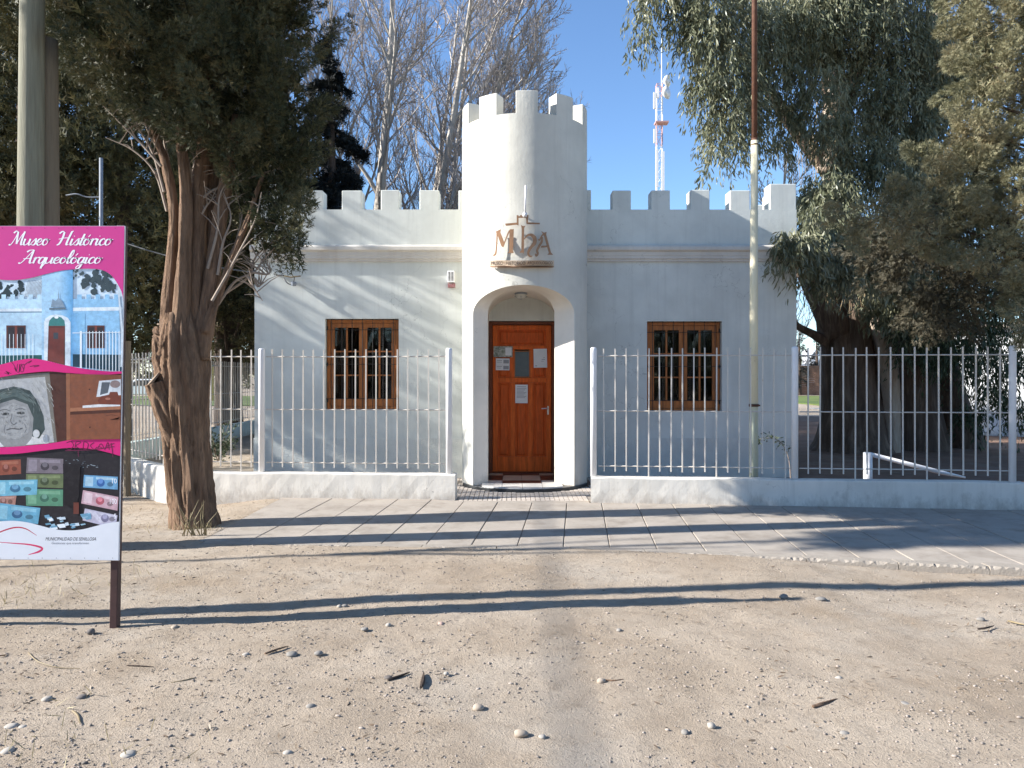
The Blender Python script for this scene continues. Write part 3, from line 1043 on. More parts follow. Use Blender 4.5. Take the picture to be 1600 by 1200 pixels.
# windows -------------------------------------------------------------
def window(op, mirror):
    x0, x1, z0, z1 = op
    yw = YF + .085
    w, h = x1 - x0, z1 - z0
    fx0, fx1, fz0, fz1 = x0 + .012, x1 - .012, z0 + .006, z1 - .012
    t = .05
    fr = MB()
    fr.box((fx0, yw, fz0), (fx0 + t, yw + .09, fz1))
    fr.box((fx1 - t, yw, fz0), (fx1, yw + .09, fz1))
    fr.box((fx0 + t, yw + .001, fz1 - t), (fx1 - t, yw + .09, fz1))
    fr.box((fx0 + t, yw + .001, fz0), (fx1 - t, yw + .09, fz0 + t * .8))
    root = fr.build('window', M['winwood'], museum, bevel=0.004)
    ix0, ix1, iz0, iz1 = fx0 + t, fx1 - t, fz0 + t * .8, fz1 - t
    mid = (ix0 + ix1) / 2
    for a, b in ((ix0 + .004, mid - .003), (mid + .003, ix1 - .004)):
        st = .062
        c = MB()
        y0, y1 = yw + .012, yw + .058
        c.box((a, y0, iz0 + .004), (a + st, y1, iz1 - .004))
        c.box((b - st, y0, iz0 + .004), (b, y1, iz1 - .004))
        c.box((a + st, y0 + .001, iz1 - .004 - .07), (b - st, y1 - .001, iz1 - .004))
        c.box((a + st, y0 + .001, iz0 + .004), (b - st, y1 - .001, iz0 + .12))
        gx0, gx1, gz0, gz1 = a + st, b - st, iz0 + .12, iz1 - .074
        mx = (gx0 + gx1) / 2
        c.box((mx - .014, y0 + .006, gz0), (mx + .014, y1 - .006, gz1))
        hz = [gz0 + (gz1 - gz0) * k / 3 for k in range(4)]
        for k in (1, 2):
            c.box((gx0, y0 + .008, hz[k] - .011), (mx - .014, y1 - .008, hz[k] + .011))
            c.box((mx + .014, y0 + .008, hz[k] - .011), (gx1, y1 - .008, hz[k] + .011))
        c.build('casement', M['winwood'], root, bevel=0.003)
        for k in range(3):
            for p, q in ((gx0, mx - .014), (mx + .014, gx1)):
                lo = hz[k] + (.011 if k else 0)
                hi = hz[k + 1] - (.011 if k < 2 else 0)
                tl = random.uniform(-.0012, .0012)
                MB().prism([(p, y0 + .024 + tl, lo), (q, y0 + .024 - tl, lo), (q, y0 + .024 + tl, hi), (p, y0 + .024 - tl, hi)], (0, .004, 0)).build('pane', M['glass'], root)
    # thin wrought bars in front of the casements
    for k in range(7):
        x = fx0 + (fx1 - fx0) * (k + .5) / 7
        MB().tube([(x, yw - .035, z0 + .0), (x, yw - .035, z1)], .0055, 6).build('grille_bar', M['iron'], root)
    for f in (.12, .5, .88):
        z = z0 + h * f
        MB().tube([(x0, yw - .024, z), (x1, yw - .024, z)], .0055, 6).build('grille_bar', M['iron'], root)
    for s in (.1, .5, .9):
        xx = x0 + .02 if not mirror else x1 - .02
        MB().tube([(xx, yw + .0, z0 + h * s - .03), (xx, yw + .0, z0 + h * s + .03)], .011, 8).build('hinge', M['iron'], root)
    if mirror:
        return
    # what hangs inside: a narrow length of pale curtain
    m = MB()
    xs = np.linspace(ix0 + .08, ix0 + .16, 14)
    vs = [(x, YF + .45 + .008 * math.sin(i * 1.1), z) for z in (iz0 + .75, iz1) for i, x in enumerate(xs)]
    m.add(vs, [(i, i + 1, 14 + i + 1, 14 + i) for i in range(13)])
    m.build('curtain', M['curtain'], root, smooth=True)


window(WIN_L, False)
window(WIN_R, True)

# wall lamp in the door passage
lamp = empty('bulkhead_lamp', (0.135, 11.55, 2.86), 'round bulkhead lamp under the crown of the doorway arch', 'lamp')
MB().tube([(0.135, 11.55, 2.865), (0.135, 11.55, 2.83)], .095, 20).build('lamp_base', M['greypaint'], lamp)
m = MB()
prof = [(.085, 2.83), (.08, 2.80), (.06, 2.775), (.03, 2.765), (.001, 2.763)]
A = np.linspace(0, 2 * math.pi, 20, endpoint=False)
vs = [(0.135 + r_ * math.cos(a), 11.55 + r_ * math.sin(a), z) for r_, z in prof for a in A]
m.add(vs, [(j * 20 + i, j * 20 + (i + 1) % 20, (j + 1) * 20 + (i + 1) % 20, (j + 1) * 20 + i) for j in range(4) for i in range(20)])
m.build('lamp_glass', M['opal'], lamp, smooth=True)
m = MB()
m.tube([(0.04, 11.55, 2.80), (0.135, 11.55, 2.757), (0.23, 11.55, 2.80)], .006, 6)
m.tube([(0.135, 11.455, 2.80), (0.135, 11.55, 2.757), (0.135, 11.645, 2.80)], .006, 6)
m.build('guard', M['greypaint'], lamp)


# notices on the door -------------------------------------------------
def notice(name, label, px0, py0, px1, py1, mm, lines, mats=None, tilt=0.0):
    y = YF + .050
    a, b = at(px0, py0, y), at(px1, py1, y)
    m = MB()
    m.box((a.x, y - .002, b.z), (b.x, y, a.z))
    o = m.build(name, M[mm], None)
    tag(o, label, 'notice', 'notices taped to the museum door')
    q = MB()
    w, h = b.x - a.x, a.z - b.z
    for (u0, v0, u1, v1) in lines:
        q.box((a.x + w * u0, y - .0034, a.z - h * v1), (a.x + w * u1, y - .0026, a.z - h * v0))
    q.build('print', M[mats or 'print'], o)
    o.rotation_euler = (0, R(tilt), 0)


notice('notice', 'framed landscape brochure with a photo, upper left of the door', 771, 541, 801, 558, 'photo', [(.62, .12, .95, .85)], 'paper')
notice('notice', 'white sheet with two small photos below the framed brochure', 774.5, 560, 796, 578.5, 'paper',
       [(.55, .12, .95, .42), (.55, .62, .95, .92), (.08, .15, .45, .2), (.08, .3, .45, .34), (.08, .65, .45, .7), (.08, .8, .4, .84)], tilt=1)
notice('notice', 'plain white sheet at the upper right of the door', 834, 545, 855, 574.5, 'paper', [(.1, .88, .25, .92), (.6, .55, .85, .58), (.55, .65, .75, .67), (.7, .45, .85, .47)], tilt=-1)
notice('notice', 'white typed sheet in the middle of the door below the pane', 805, 601, 824.5, 630, 'paper',
       [(.15, .1, .85, .13)] + [(.12, .2 + .07 * k, .88 - .1 * (k % 3), .225 + .07 * k) for k in range(8)], tilt=.5)


# MHA sign on the tower ----------------------------------------------
def on_tower(px, py, r=TR + .085):
    Y = 10.6
    for _ in range(6):
        X = (px - 800) / F * Y
        X = max(TX - r * .99, min(TX + r * .99, X))
        Y = TY - math.sqrt(r * r - (X - TX) ** 2)
    return Vector((X, Y, CAM_Z + (HOR - py) / F * Y))


def z6(u, v):
    return 750 + u / 8.0, 280 + v / 8.0


mha = empty('museum_sign', on_tower(816, 415), 'bronze MHA letters with ship emblem and name plate on the tower front', 'sign')


def plate(polys, name, mm, r=TR + .085, th=.012, parent=None):
    m = MB()
    for p in polys:
        # cut long edges so that the plate follows the curve
        q = []
        for i in range(len(p)):
            a, b = p[i], p[(i + 1) % len(p)]
            k = max(1, int(abs(b[0] - a[0]) / 30))
            q += [(a[0] + (b[0] - a[0]) * j / k, a[1] + (b[1] - a[1]) * j / k) for j in range(k)]
        f, bk = [], []
        for (u, v) in q:
            w = on_tower(*z6(u, v), r)
            nrm = Vector((w.x - TX, w.y - TY, 0)).normalized()
            f.append(w)
            bk.append(w - nrm * th)
        n = len(q)
        m.add(f + bk, [tuple(range(n)), tuple(range(2 * n - 1, n - 1, -1))] + [(i, n + i, n + (i + 1) % n, (i + 1) % n) for i in range(n)])
    return m.build(name, M[mm], parent or mha)


def stroke(pts, w0, w1=None, n=6):
    """ribbon polygon of varying width along a smooth 2D path"""
    P = smooth_path([(a, b, 0) for a, b in pts], n)[:, :2]
    T = np.gradient(P, axis=0)
    T /= np.linalg.norm(T, axis=1)[:, None] + 1e-9
    Nn = np.stack([-T[:, 1], T[:, 0]], 1)
    w = np.interp(np.linspace(0, 1, len(P)), np.linspace(0, 1, len(w0)), w0)[:, None] if np.ndim(w0) else np.full((len(P), 1), w0)
    return [tuple(p) for p in np.concatenate([P + Nn * w, (P - Nn * w)[::-1]])]


plate([[(195, 655), (258, 625), (252, 662), (305, 800), (288, 852), (268, 838), (216, 692)],
       stroke([(212, 670), (208, 780), (200, 890), (190, 935), (165, 955)], [7, 6, 7, 10, 8]),
       stroke([(288, 838), (325, 740), (362, 655), (395, 630)], [6, 6, 8, 12]),
       [(368, 652), (388, 630), (422, 622), (412, 895), (422, 922), (343, 924), (363, 900)]], 'letter_m', 'bronze')
plate([[(512, 572), (540, 586), (568, 580), (552, 612), (550, 895), (546, 932), (528, 915), (495, 917), (516, 888), (521, 620)],
       stroke([(550, 752), (590, 704), (640, 695), (682, 735), (682, 795), (640, 848), (608, 900), (606, 940), (632, 965), (655, 955)], [6, 11, 17, 24, 24, 18, 16, 14, 11, 5])], 'letter_h', 'bronze')
plate([[(768, 650), (800, 668), (834, 657), (828, 692), (888, 915), (914, 945), (842, 943), (864, 922), (800, 700)],
       stroke([(790, 690), (768, 715), (745, 760), (728, 748)], [10, 8, 8, 3]),
       stroke([(778, 720), (772, 780), (740, 835), (715, 890), (722, 930), (704, 955), (690, 930)], [9, 13, 14, 14, 14, 13, 6]),
       [(768, 832), (835, 828), (840, 850), (762, 855)]], 'letter_a', 'bronze')
plate([[(312, 555), (470, 541), (470, 566), (325, 582)], [(458, 450), (481, 450), (483, 578), (460, 570)],
       [(481, 462), (604, 462), (604, 480), (481, 482)], [(500, 448), (524, 448), (524, 462), (500, 462)], [(545, 448), (565, 448), (565, 462), (545, 462)], [(585, 446), (606, 446), (606, 462), (585, 462)],
       [(576, 480), (600, 480), (600, 540), (578, 556)], [(600, 538), (748, 545), (748, 562), (580, 560)]], 'ship_emblem', 'bronze')
a, b = on_tower(*z6(562, 440), TR + .10), on_tower(*z6(571, 78), TR + .10)
m = MB()
m.tube([a, b], .013, 10)
m.tube([a + Vector((0, 0, .0)), a + Vector((0, .10, -.01))], .016, 8)
m.tube([a + Vector((0, .02, .02)), a + Vector((0, -.0, -.03))], .03, 10)
m.build('mast', M['post'], mha, smooth=True)
np_ = plate([[(125, 1015), (925, 1015), (925, 1085), (125, 1085)]], 'name_plate', 'board', TR + .07, .015)
m = MB()
shelf = [(125, 1088), (925, 1088), (925, 1098), (125, 1098)]
plate([shelf], 'plate_ledge', 'bronze', TR + .08, .06)


def text_mesh(txt):
    cu = bpy.data.curves.new('t', 'FONT')
    cu.body = txt
    cu.resolution_u = 3
    o = bpy.data.objects.new('t', cu)
    col.objects.link(o)
    bpy.context.view_layer.update()
    me = bpy.data.meshes.new_from_object(o.evaluated_get(bpy.context.evaluated_depsgraph_get()))
    bpy.data.objects.remove(o)
    V = np.array([v.co[:] for v in me.vertices])
    Fs = [tuple(p.vertices) for p in me.polygons]
    bpy.data.meshes.remove(me)
    V[:, :2] -= V[:, :2].min(0)
    V[:, :2] /= V[:, :2].max(0)
    return V, Fs


for word, u0, u1 in (('MUSEO', 140, 288), ('HISTORICO', 328, 566), ('ARQUEOLOGICO', 592, 908)):
    V, Fs = text_mesh(word)
    m = MB()
    m.add([on_tower(*z6(u0 + u * (u1 - u0), 1070 - v * 42), TR + .0735) for (u, v, _) in V], Fs)
    o = m.build('lettering', M['ink'], np_, fix=False)
    o['kind'] = 'stuff'

# small fixtures on the front wall ------------------------------------
y = YF
bx = empty('wall_box', at(704, 450, y), 'small white slotted box with a red label, on the wall left of the tower', 'wall box')
a, b = at(699, 423, y - .07), at(710, 441, y - .07)
MB().box((a.x, y - .07, b.z), (b.x, y + .004, a.z)).build('box_body', M['post'], bx, bevel=.006)
m = MB()
for u in (.28, .7):
    for k in range(7):
        z = a.z - (a.z - b.z) * (.15 + .11 * k)
        x = a.x + (b.x - a.x) * u
        m.box((x - .014, y - .073, z - .005), (x + .014, y - .069, z + .005))
m.build('slots', M['iron'], bx)
a, b = at(700, 442.5, y - .06), at(711, 449, y - .06)
MB().box((a.x, y - .06, b.z), (b.x, y + .004, a.z)).build('label_plate', M['redlabel'], bx, bevel=.004)

br = empty('cable_bracket', at(450, 437, y), 'old insulator bracket with a dangling cable on the wall left of the left window', 'bracket')
m = MB()
q = lambda u, v, d=.08: at(380 + u / 8.571, 380 + v / 8.571, y - d)
m.tube([q(540, 432, .0), q(570, 440, .09), q(640, 455, .10), q(690, 448, .10), q(770, 440, .09)], .012, 6)
m.build('bracket_arm', M['drytwigs'], br)
m = MB()
m.tube(smooth_path([q(540, 455, .05), q(570, 510, .09), q(610, 545, .09), q(650, 552, .09)], 4), .009, 6)
m.tube(smooth_path([q(685, 455, .1), q(680, 500, .1), q(670, 535, .09)], 4), .009, 6)
m.build('cable_tail', M['cable'], br)
m = MB()
m.tube([q(650, 545, .11), q(700, 545, .06)], .035, 10)
m.build('insulator', M['greypaint'], br)


# ------------------------------------------------------------------ garden walls and fences
WT, WB = 0.325, -0.32


def low_wall(name, label, pts, mm='lowwall', th=.20, top=WT, cat_='wall'):
    """plastered wall along a polyline (front face line), with an uneven top and face"""
    m = MB()
    P = [np.array(p, float) for p in pts]
    offs = []
    for i in range(len(P)):
        ns = []
        for a, b in ((i - 1, i), (i, i + 1)):
            if 0 <= a and b < len(P):
                d = P[b] - P[a]
                d /= np.linalg.norm(d)
                ns.append(np.array([-d[1], d[0]]))
        nn = sum(ns)
        nn /= np.linalg.norm(nn)
        offs.append(nn * th / max(.3, float(nn @ ns[0])))
    F_, B_ = [], []
    for i in range(len(P) - 1):
        k = max(2, int(np.linalg.norm(P[i + 1] - P[i]) / .12))
        for j in range(k + (i == len(P) - 2)):
            t = j / k
            F_.append(P[i] * (1 - t) + P[i + 1] * t)
            B_.append((P[i] + offs[i]) * (1 - t) + (P[i + 1] + offs[i + 1]) * t)
    n = len(F_)
    tops = top + vnoise(np.arange(n) * 0.12, np.zeros(n), 11, .5) * .006
    rings = []
    vs = []
    for i in range(n):
        f, b = F_[i], B_[i]
        d = unit((b - f)[None])[0]
        j = lambda: random.uniform(-.003, .003)
        z = tops[i]
        sec = [(f + d * j(), WB), (f + d * (j() - .004), .0), (f + d * j(), .16), (f + d * (.002 + j()), z - .02), (f + d * .006, z - .006), (f + d * .02, z), (b - d * .02, z), (b - d * .004, z - .012), (b, .1), (b, WB)]
        vs += [(p[0], p[1], zz) for p, zz in sec]
    k = 10
    fs = [(i * k + j, (i + 1) * k + j, (i + 1) * k + j + 1, i * k + j + 1) for i in range(n - 1) for j in range(k - 1)]
    fs += [tuple(range(k)), tuple((n - 1) * k + j for j in range(k - 1, -1, -1))]
    m.add(vs, fs)
    o = m.build(name, M[mm], None)
    tag(o, label, cat_)
    return o


LWs = (-0.74, float(left_wall_y(-0.74)))
LWc = (-4.35, float(left_wall_y(-4.35)))
LWd = (-7.35, 13.25)
LWe = (-7.55, 24.0)
low_wall('garden_wall', 'low whitewashed wall under the fence left of the tower', [LWd, LWc, LWs])
low_wall('garden_wall', 'low greenish wall running back along the left side of the plot', [LWe, (LWd[0] - .01, LWd[1] + .2)], 'lowgreen', top=WT + .02)
RWs = (1.0, float(right_wall_y(1.0)))
RWe = (6.17, float(right_wall_y(6.17)))
low_wall('garden_wall', 'low shaded white wall under the fence right of the tower', [RWs, RWe])


def bar_mesh(h, s, name):
    b = MB()
    b.box((-s, -s, 0), (s, s, h))
    return b.mesh(name, M['fence'])


pm = bar_mesh(1.57, .0076, 'picket')
pl = bar_mesh(1.63, .0076, 'long_picket')
post_b = MB()
post_b.tube([(0, 0, 0), (0, 0, 1.62), (0, 0, 1.64), (0, 0, 1.648)], [.041, .041, .038, .028], 16)
postm = post_b.mesh('post', M['post'], True)


def fence(label, segs, posts, z0=WT, inset=.10, spacing=.1405):
    (ax, ay) = segs[0][0]
    root = empty('metal_fence', (ax, ay + inset, z0), label, 'fence')
    for (a, b) in segs:
        a, b = np.array(a, float), np.array(b, float)
        d = b - a
        ln = np.linalg.norm(d)
        d /= ln
        nn = np.array([-d[1], d[0]])
        a2, b2 = a + nn * inset, b + nn * inset
        for z, t in ((1.862, .0085), (1.158, .0075), (.452, .0075)):
            r_ = MB()
            c = nn * .0145
            sag = random.uniform(-.004, .004)
            r_.tube([(*(a2 + c), z), (*((a2 + b2) / 2 + c), z + sag), (*(b2 + c), z)], t, 4)
            r_.build('rail', M['fence'], root)
        n = int(ln / spacing)
        off = (ln - (n - 1) * spacing) / 2
        ang = math.atan2(d[1], d[0])
        for i in range(n):
            p = a2 + d * (off + i * spacing)
            long = (i % 6 == 4)
            inst(pl if long else pm, 'picket', (p[0], p[1], z0 + (.0 if long else .062) + random.uniform(-.006, .006)), root,
                 (random.uniform(-.004, .004), random.uniform(-.005, .005), ang))
    for (x, y_) in posts:
        inst(postm, 'post', (x, y_, z0 - .003), root, (0, random.uniform(-.003, .003), 0))
    return root


ins = .10
lp = lambda x: (x, float(left_wall_y(x)))
rp = lambda x: (x, float(right_wall_y(x)))
PB, PA = -.826, -3.34
fence('cream picket fence in front of the left window, up to the tower', [(lp(PA + .05), lp(PB - .05)), (lp(LWc[0] + .06), lp(PA - .05))],
      [(PB, left_wall_y(PB) + ins), (PA, left_wall_y(PA) + ins), (LWc[0], LWc[1] + ins + .02)])
fence('picket fence slanting back behind the cypress trunk', [((LWd[0] + .06, LWd[1] - .06), (LWc[0] - .07, LWc[1] + .07))], [(LWd[0] + .08, LWd[1] + .06), (-6.02, 12.03)])
fence('distant picket fence running back along the left side of the plot', [((LWe[0], LWe[1]), (LWd[0] - .01, LWd[1] + .25))], [], z0=WT + .02)
PC, PD, PE = 1.045, 3.525, 6.06
fence('shaded white picket fence right of the tower with three round posts', [(rp(PC + .05), rp(PD - .05)), (rp(PD + .05), rp(PE - .05))],
      [(x, right_wall_y(x) + ins) for x in (PC, PD, PE)])

# ------------------------------------------------------------------ flagpole, pipes and poles
fp = empty('flagpole', (3.11, 9.88, 0), 'tall flagpole, cream below and rusty above, behind the right fence', 'flagpole')
MB().tube([(3.11, 9.88, -.1), (3.11, 9.88, 2.4), (3.12, 9.88, 4.63)], [.056, .052, .045], 18).build('lower_tube', M['pole'], fp, smooth=True)
MB().tube([(3.12, 9.88, 4.6), (3.12, 9.88, 9.5)], [.036, .03], 14).build('upper_tube', M['rust'], fp, smooth=True)
MB().tube([(3.12, 9.88, 4.57), (3.12, 9.88, 4.66)], [.047, .038], 16).build('sleeve', M['rust'], fp, smooth=True)
m = MB()
m.tube([(3.11, 9.88, 1.21), (3.11, 9.88, 1.245)], .062, 16)
m.tube([(3.05, 9.83, 1.228), (3.17, 9.81, 1.228)], .012, 6)
m.build('clamp', M['rust'], fp)

hr = empty('pipe_barrier', at(1356, 752, 10.35), 'white pipe barrier with a sloping arm on the dirt behind the right fence', 'barrier')
yb = 10.5
p0 = at(1356, 745, yb)
p1 = at(1356, 707, yb)
MB().tube([(p0.x, yb, -.05), (p1.x, yb, p1.z)], .058, 16).build('upright', M['post'], hr, smooth=True)
a, b = at(1364, 711, yb + .02), at(1470, 738, yb + .15)
c = at(1508, 746, yb + .2)
m = MB()
m.tube([a, b, Vector((c.x, c.y, c.z))], [.030, .030, .012], 12)
m.tube([a, Vector((p1.x, yb, a.z + .01))], .03, 12)
m.build('arm', M['post'], hr, smooth=True)


def wood_pole(name, label, base, top, r0, r1, mm, group=None, bend=0):
    root = empty(name, base, label, 'utility pole', group)
    a, b = Vector(base), Vector(top)
    pts = [a.lerp(b, t) + Vector((bend * math.sin(t * 3.1), 0, 0)) for t in np.linspace(0, 1, 14)]
    pts[0].z -= .15
    MB().tube(pts, [r0, r1], 20, lobes=[(.03, 2, .5, 1.5), (.02, 5, 1, 3)]).build('pole', M[mm], root, smooth=True)
    m = MB()
    zs = [.55, 1.2, 2.6] if b.z > 5 else [1.8]
    for z in zs:
        c = a.lerp(b, z / max(b.z, .1))
        for k in range(1):
            m.tube([c + Vector((math.cos(t) * r0 * .985, math.sin(t) * r0 * .985, .01 * math.sin(t))) for t in np.linspace(0, 2 * math.pi, 22)], .004, 5)
    m.build('wire_band', M['cable'], root)
    return root


Yp = 7.15
b0 = at(44, 600, Yp)
t0 = at(53, -260, Yp)
wood_pole('utility_pole', 'greenish wooden utility pole behind the pink information board', (b0.x, Yp, 0), (t0.x, Yp, t0.z), .124, .098, 'polewood')
b0 = at(79, 600, Yp + .16)
t0 = at(75, 62, Yp + .16)
wood_pole('utility_pole', 'shorter brown wooden pole lashed to the right of the tall greenish pole', (b0.x, Yp + .16, 0), (t0.x, Yp + .16, t0.z), .108, .086, 'polewood2')
# line of poles and cable outside the picture on the left, whose shadows cross the dirt
wood_pole('utility_pole', 'slim wooden pole out of view that throws the long shadow across the dirt', (-5.6, 4.88, 0), (-5.6, 4.88, 7.6), .095, .08, 'polewood')

wood_pole('utility_pole', 'nearer pole of the cable line outside the view on the left', (-14.3, -9, 0), (-14.3, -9, 8.4), .13, .1, 'polewood')
wood_pole('utility_pole', 'farther pole of the cable line outside the view on the left', (-13.75, 18, 0), (-13.75, 18, 8.4), .13, .1, 'polewood')
m = MB()
m.tube([(-14.3 + .55 * t, -9 + 27 * t, 8.15 - .5 * t * (1 - t)) for t in np.linspace(0, 1, 16)], .017, 8)
tag(m.build('overhead_cable', M['cable']), 'thick overhead cable outside the view whose blurred shadow crosses the dirt', 'cable')

gp = empty('metal_post', at(158, 600, 13.6), 'thin grey metal post rising behind the information board', 'post')
a, b = at(158, 247, 13.6), at(158, 600, 13.6)
MB().tube([(a.x, 13.6, -.05), (a.x, 13.6, a.z)], .032, 10).build('tube', M['greypaint'], gp, smooth=True)
m = MB()
c = at(158, 308, 13.6)
m.tube(smooth_path([c, c + Vector((-.25, 0, .0)), c + Vector((-.42, -.02, .05)), c + Vector((-.62, 0, .03))], 4), .012, 6)
m.build('bracket', M['greypaint'], gp)
m = MB()
e0, e1 = at(158, 366, 13.6), q(540, 432, .05)
pts = []
for t in np.linspace(0, 1, 14):
    p = e0.lerp(e1, t)
    p.z -= .12 * 4 * t * (1 - t)
    pts.append(p)
m.tube(pts, .011, 5)
o = m.build('service_cable', M['cable'])
tag(o, 'thin grey service cable sagging from the metal post to the museum wall', 'cable')

bp_ = on_ground(199, 770, -.12)
m = MB()
m.tube([(bp_.x, bp_.y, -.3), (bp_.x - .005, bp_.y, .9), (bp_.x + .0, bp_.y, 2.12)], [.052, .05, .05], 8, lobes=[(.05, 3, 1, 4)])
o = m.build('old_post', M['polewood2'], None)
tag(o, 'weathered brown wooden post just right of the information board, before the fence', 'post')

# ------------------------------------------------------------------ information board
YS = 4.92
sign = empty('information_board', on_ground(179, 978), 'pink and white printed museum information board on brown posts', 'information board')
sign_layer = [0]


def sp(px, py, k=0.0):
    return at(px, py, YS - k)


def post_line(pxt, pyt, pxb, pyb, w, y0, y1):
    m = MB()
    a, b = at(pxt, pyt, YS + .03), at(pxb, pyb, YS + .03)
    vs = []
    for p in (b, a):
        for dx, yy in ((-w, y0), (w, y0), (w, y1), (-w, y1)):
            vs.append((p.x + dx, yy, p.z))
    m.add(vs, [(3, 2, 1, 0), (4, 5, 6, 7), (0, 1, 5, 4), (1, 2, 6, 5), (2, 3, 7, 6), (3, 0, 4, 7)])
    return m


post_line(190.5, 352.5, 178.6, 984, .024, YS + .012, YS + .062).build('post', M['signpost'], sign, bevel=.004)
post_line(-22, 352.5, -32, 984, .024, YS + .012, YS + .062).build('post', M['signpost'], sign, bevel=.004)
m = MB()
B0 = [(-28, 353), (195, 353), (185.5, 876), (-37, 874)]
m.prism([sp(*p) for p in B0], (0, .011, 0))
panel = m.build('panel', flat('white_print', srgb(226, 226, 228), .35), sign)
m = MB()
for v in (420, 610, 810):
    a, b = sp(-20, v), sp(184, v)
    m.box((a.x, YS + .013, a.z - .015), (b.x, YS + .04, a.z + .015))
m.build('back_rail', M['signpost'], sign)
mats_cache = {}


def ink(c):
    if c not in mats_cache:
        base = srgb(*c)
        if max(c) > 244 or c in (PINK, PINK2, (228, 230, 234)):
            mats_cache[c] = mat('print_ink', base, .4, .05, 3, 40, .0)
        else:
            mats_cache[c] = mat('print_ink', base, .4, .16, 26, 40, .0, second=tuple(v * .7 + .02 for v in base), s2=42, sr=(.5, .75))
    return mats_cache[c]


class Print:
    """flat printed shapes, each a hair in front of the one below"""

    def __init__(self, name, k0):
        self.m, self.mats, self.k, self.name = MB(), [], k0, name

    def p(self, pts, c):
        if c not in self.mats:
            self.mats.append(c)
        self.k += .00003
        self.m.add([sp(u, v, self.k) for u, v in pts], [tuple(range(len(pts)))], self.mats.index(c))
        return self

    def rect(self, u0, v0, u1, v1, c):
        return self.p([(u0, v0), (u1, v0), (u1, v1), (u0, v1)], c)

    def line(self, pts, w, c, n=5):
        return self.p(stroke(pts, w, n=n), c)

    def disc(self, u, v, ru, rv, c, rot=0, n=18):
        cs, sn = math.cos(rot), math.sin(rot)
        return self.p([(u + ru * math.cos(a) * cs - rv * math.sin(a) * sn, v + ru * math.cos(a) * sn + rv * math.sin(a) * cs) for a in np.linspace(0, 2 * math.pi, n, endpoint=False)], c)

    def done(self, label=None):
        o = self.m.build(self.name, [ink(c) for c in self.mats], panel, fix=False)
        if label:
            o['label'] = label
        return o


A1 = lambda u, v: (u / 4.286, 340 + v / 4.286)
A2 = lambda u, v: (u / 2.79, 560 + v / 2.79)
edge = lambda v: 195 - (v - 353) * 9.5 / 523 - .6
L0 = -36
PINK, PINK2 = (214, 62, 140), (222, 40, 124)


def curve1(pts):
    return [tuple(p) for p in smooth_path([(*A1(*p), 0) for p in pts], 4)[:, :2]]


def curve2(pts):
    return [tuple(p) for p in smooth_path([(*A2(*p), 0) for p in pts], 4)[:, :2]]


c1 = curve1([(-150, 395), (0, 415), (100, 418), (200, 405), (300, 380), (400, 357), (500, 345), (600, 342), (680, 350), (740, 382), (780, 432), (815, 500), (826, 560)])
c2 = curve1([(-150, 1010), (0, 985), (60, 970), (150, 950), (230, 945), (320, 960), (420, 985), (520, 1005), (620, 1020), (720, 1030), (812, 1030)])
c3 = curve1([(-150, 1095), (0, 1070), (150, 1045), (320, 1030), (450, 1040), (600, 1050), (720, 1052), (811, 1045)])
c4 = curve2([(-90, 392), (0, 388), (100, 382), (220, 370), (330, 352), (430, 347), (522, 352)])
c5 = curve2([(-90, 420), (0, 418), (80, 415), (180, 403), (300, 390), (400, 395), (470, 410), (521, 425)])
c6 = curve2([(-90, 712), (0, 710), (60, 708), (120, 715), (180, 730), (240, 745), (300, 750), (360, 745), (420, 730), (470, 718), (515, 712)])

# photo of the museum
pr = Print('printed_photo', .0004)
pr.p(c1 + [(edge(c1[-1][1]), c1[-1][1]), (edge(580), 580)] + c2[::-1], (214, 230, 240))
BL, BL2, BL3 = (150, 198, 230), (176, 214, 238), (196, 226, 244)


def a1(*p):
    return [A1(*q_) for q_ in p]


def clip_top(pts):
    """keep the picture under the wavy upper banner"""
    cx = np.array([p[0] for p in c1])
    cy = np.array([p[1] for p in c1])
    return [(u, max(v, float(np.interp(u, cx, cy)) + .3)) for u, v in pts]


def clip_bot(pts):
    cx = np.array([p[0] for p in c2])
    cy = np.array([p[1] for p in c2])
    return [(min(u, edge(v)), min(v, float(np.interp(u, cx, cy)) - .2)) for u, v in pts]


def clumps(pr_, box, n, c, r, seed):
    q_ = random.Random(seed)
    for _ in range(n):
        u, v = q_.uniform(box[0], box[2]), q_.uniform(box[1], box[3])
        k = q_.uniform(.5, 1) * r
        n_ = 9
        pr_.p(clip_top([A1(u + k * q_.uniform(.5, 1.2) * math.cos(t), v + k * q_.uniform(.5, 1.2) * math.sin(t)) for t in np.linspace(0, 6.28, n_, endpoint=False)]), c)


clumps(pr, (-140, 430, 150, 530), 34, (44, 58, 62), 26, 1)
clumps(pr, (560, 360, 770, 500), 40, (62, 76, 80), 28, 2)
clumps(pr, (480, 350, 600, 420), 8, (70, 84, 88), 16, 3)
for k in range(12):
    x = 170 + k * 9
    pr.line(clip_top([A1(x, 530), A1(x + 8, 470), A1(x + 20 + k, 420)]), .25, (120, 126, 134), n=2)
cren = lambda x0, x1, y0, y1, st: [p for k in range(int((x1 - x0) / st)) for p in ((x0 + k * st, y0 if k % 2 else y1), (x0 + (k + 1) * st, y0 if k % 2 else y1))]
wl = cren(-140, 285, 515, 545, 30)
pr.p(a1(*wl, (285, 1000), (-140, 1000)), BL3)
wr = cren(485, 822, 515, 545, 31)
pr.p(a1(*wr, (812, 1020), (485, 1010)), BL)
pr.p(clip_bot(a1((-140, 925), (285, 920), (285, 1040), (-140, 1040))), (40, 92, 92))
pr.p(clip_bot(a1((485, 915), (815, 918), (812, 1040), (485, 1040))), (38, 70, 84))
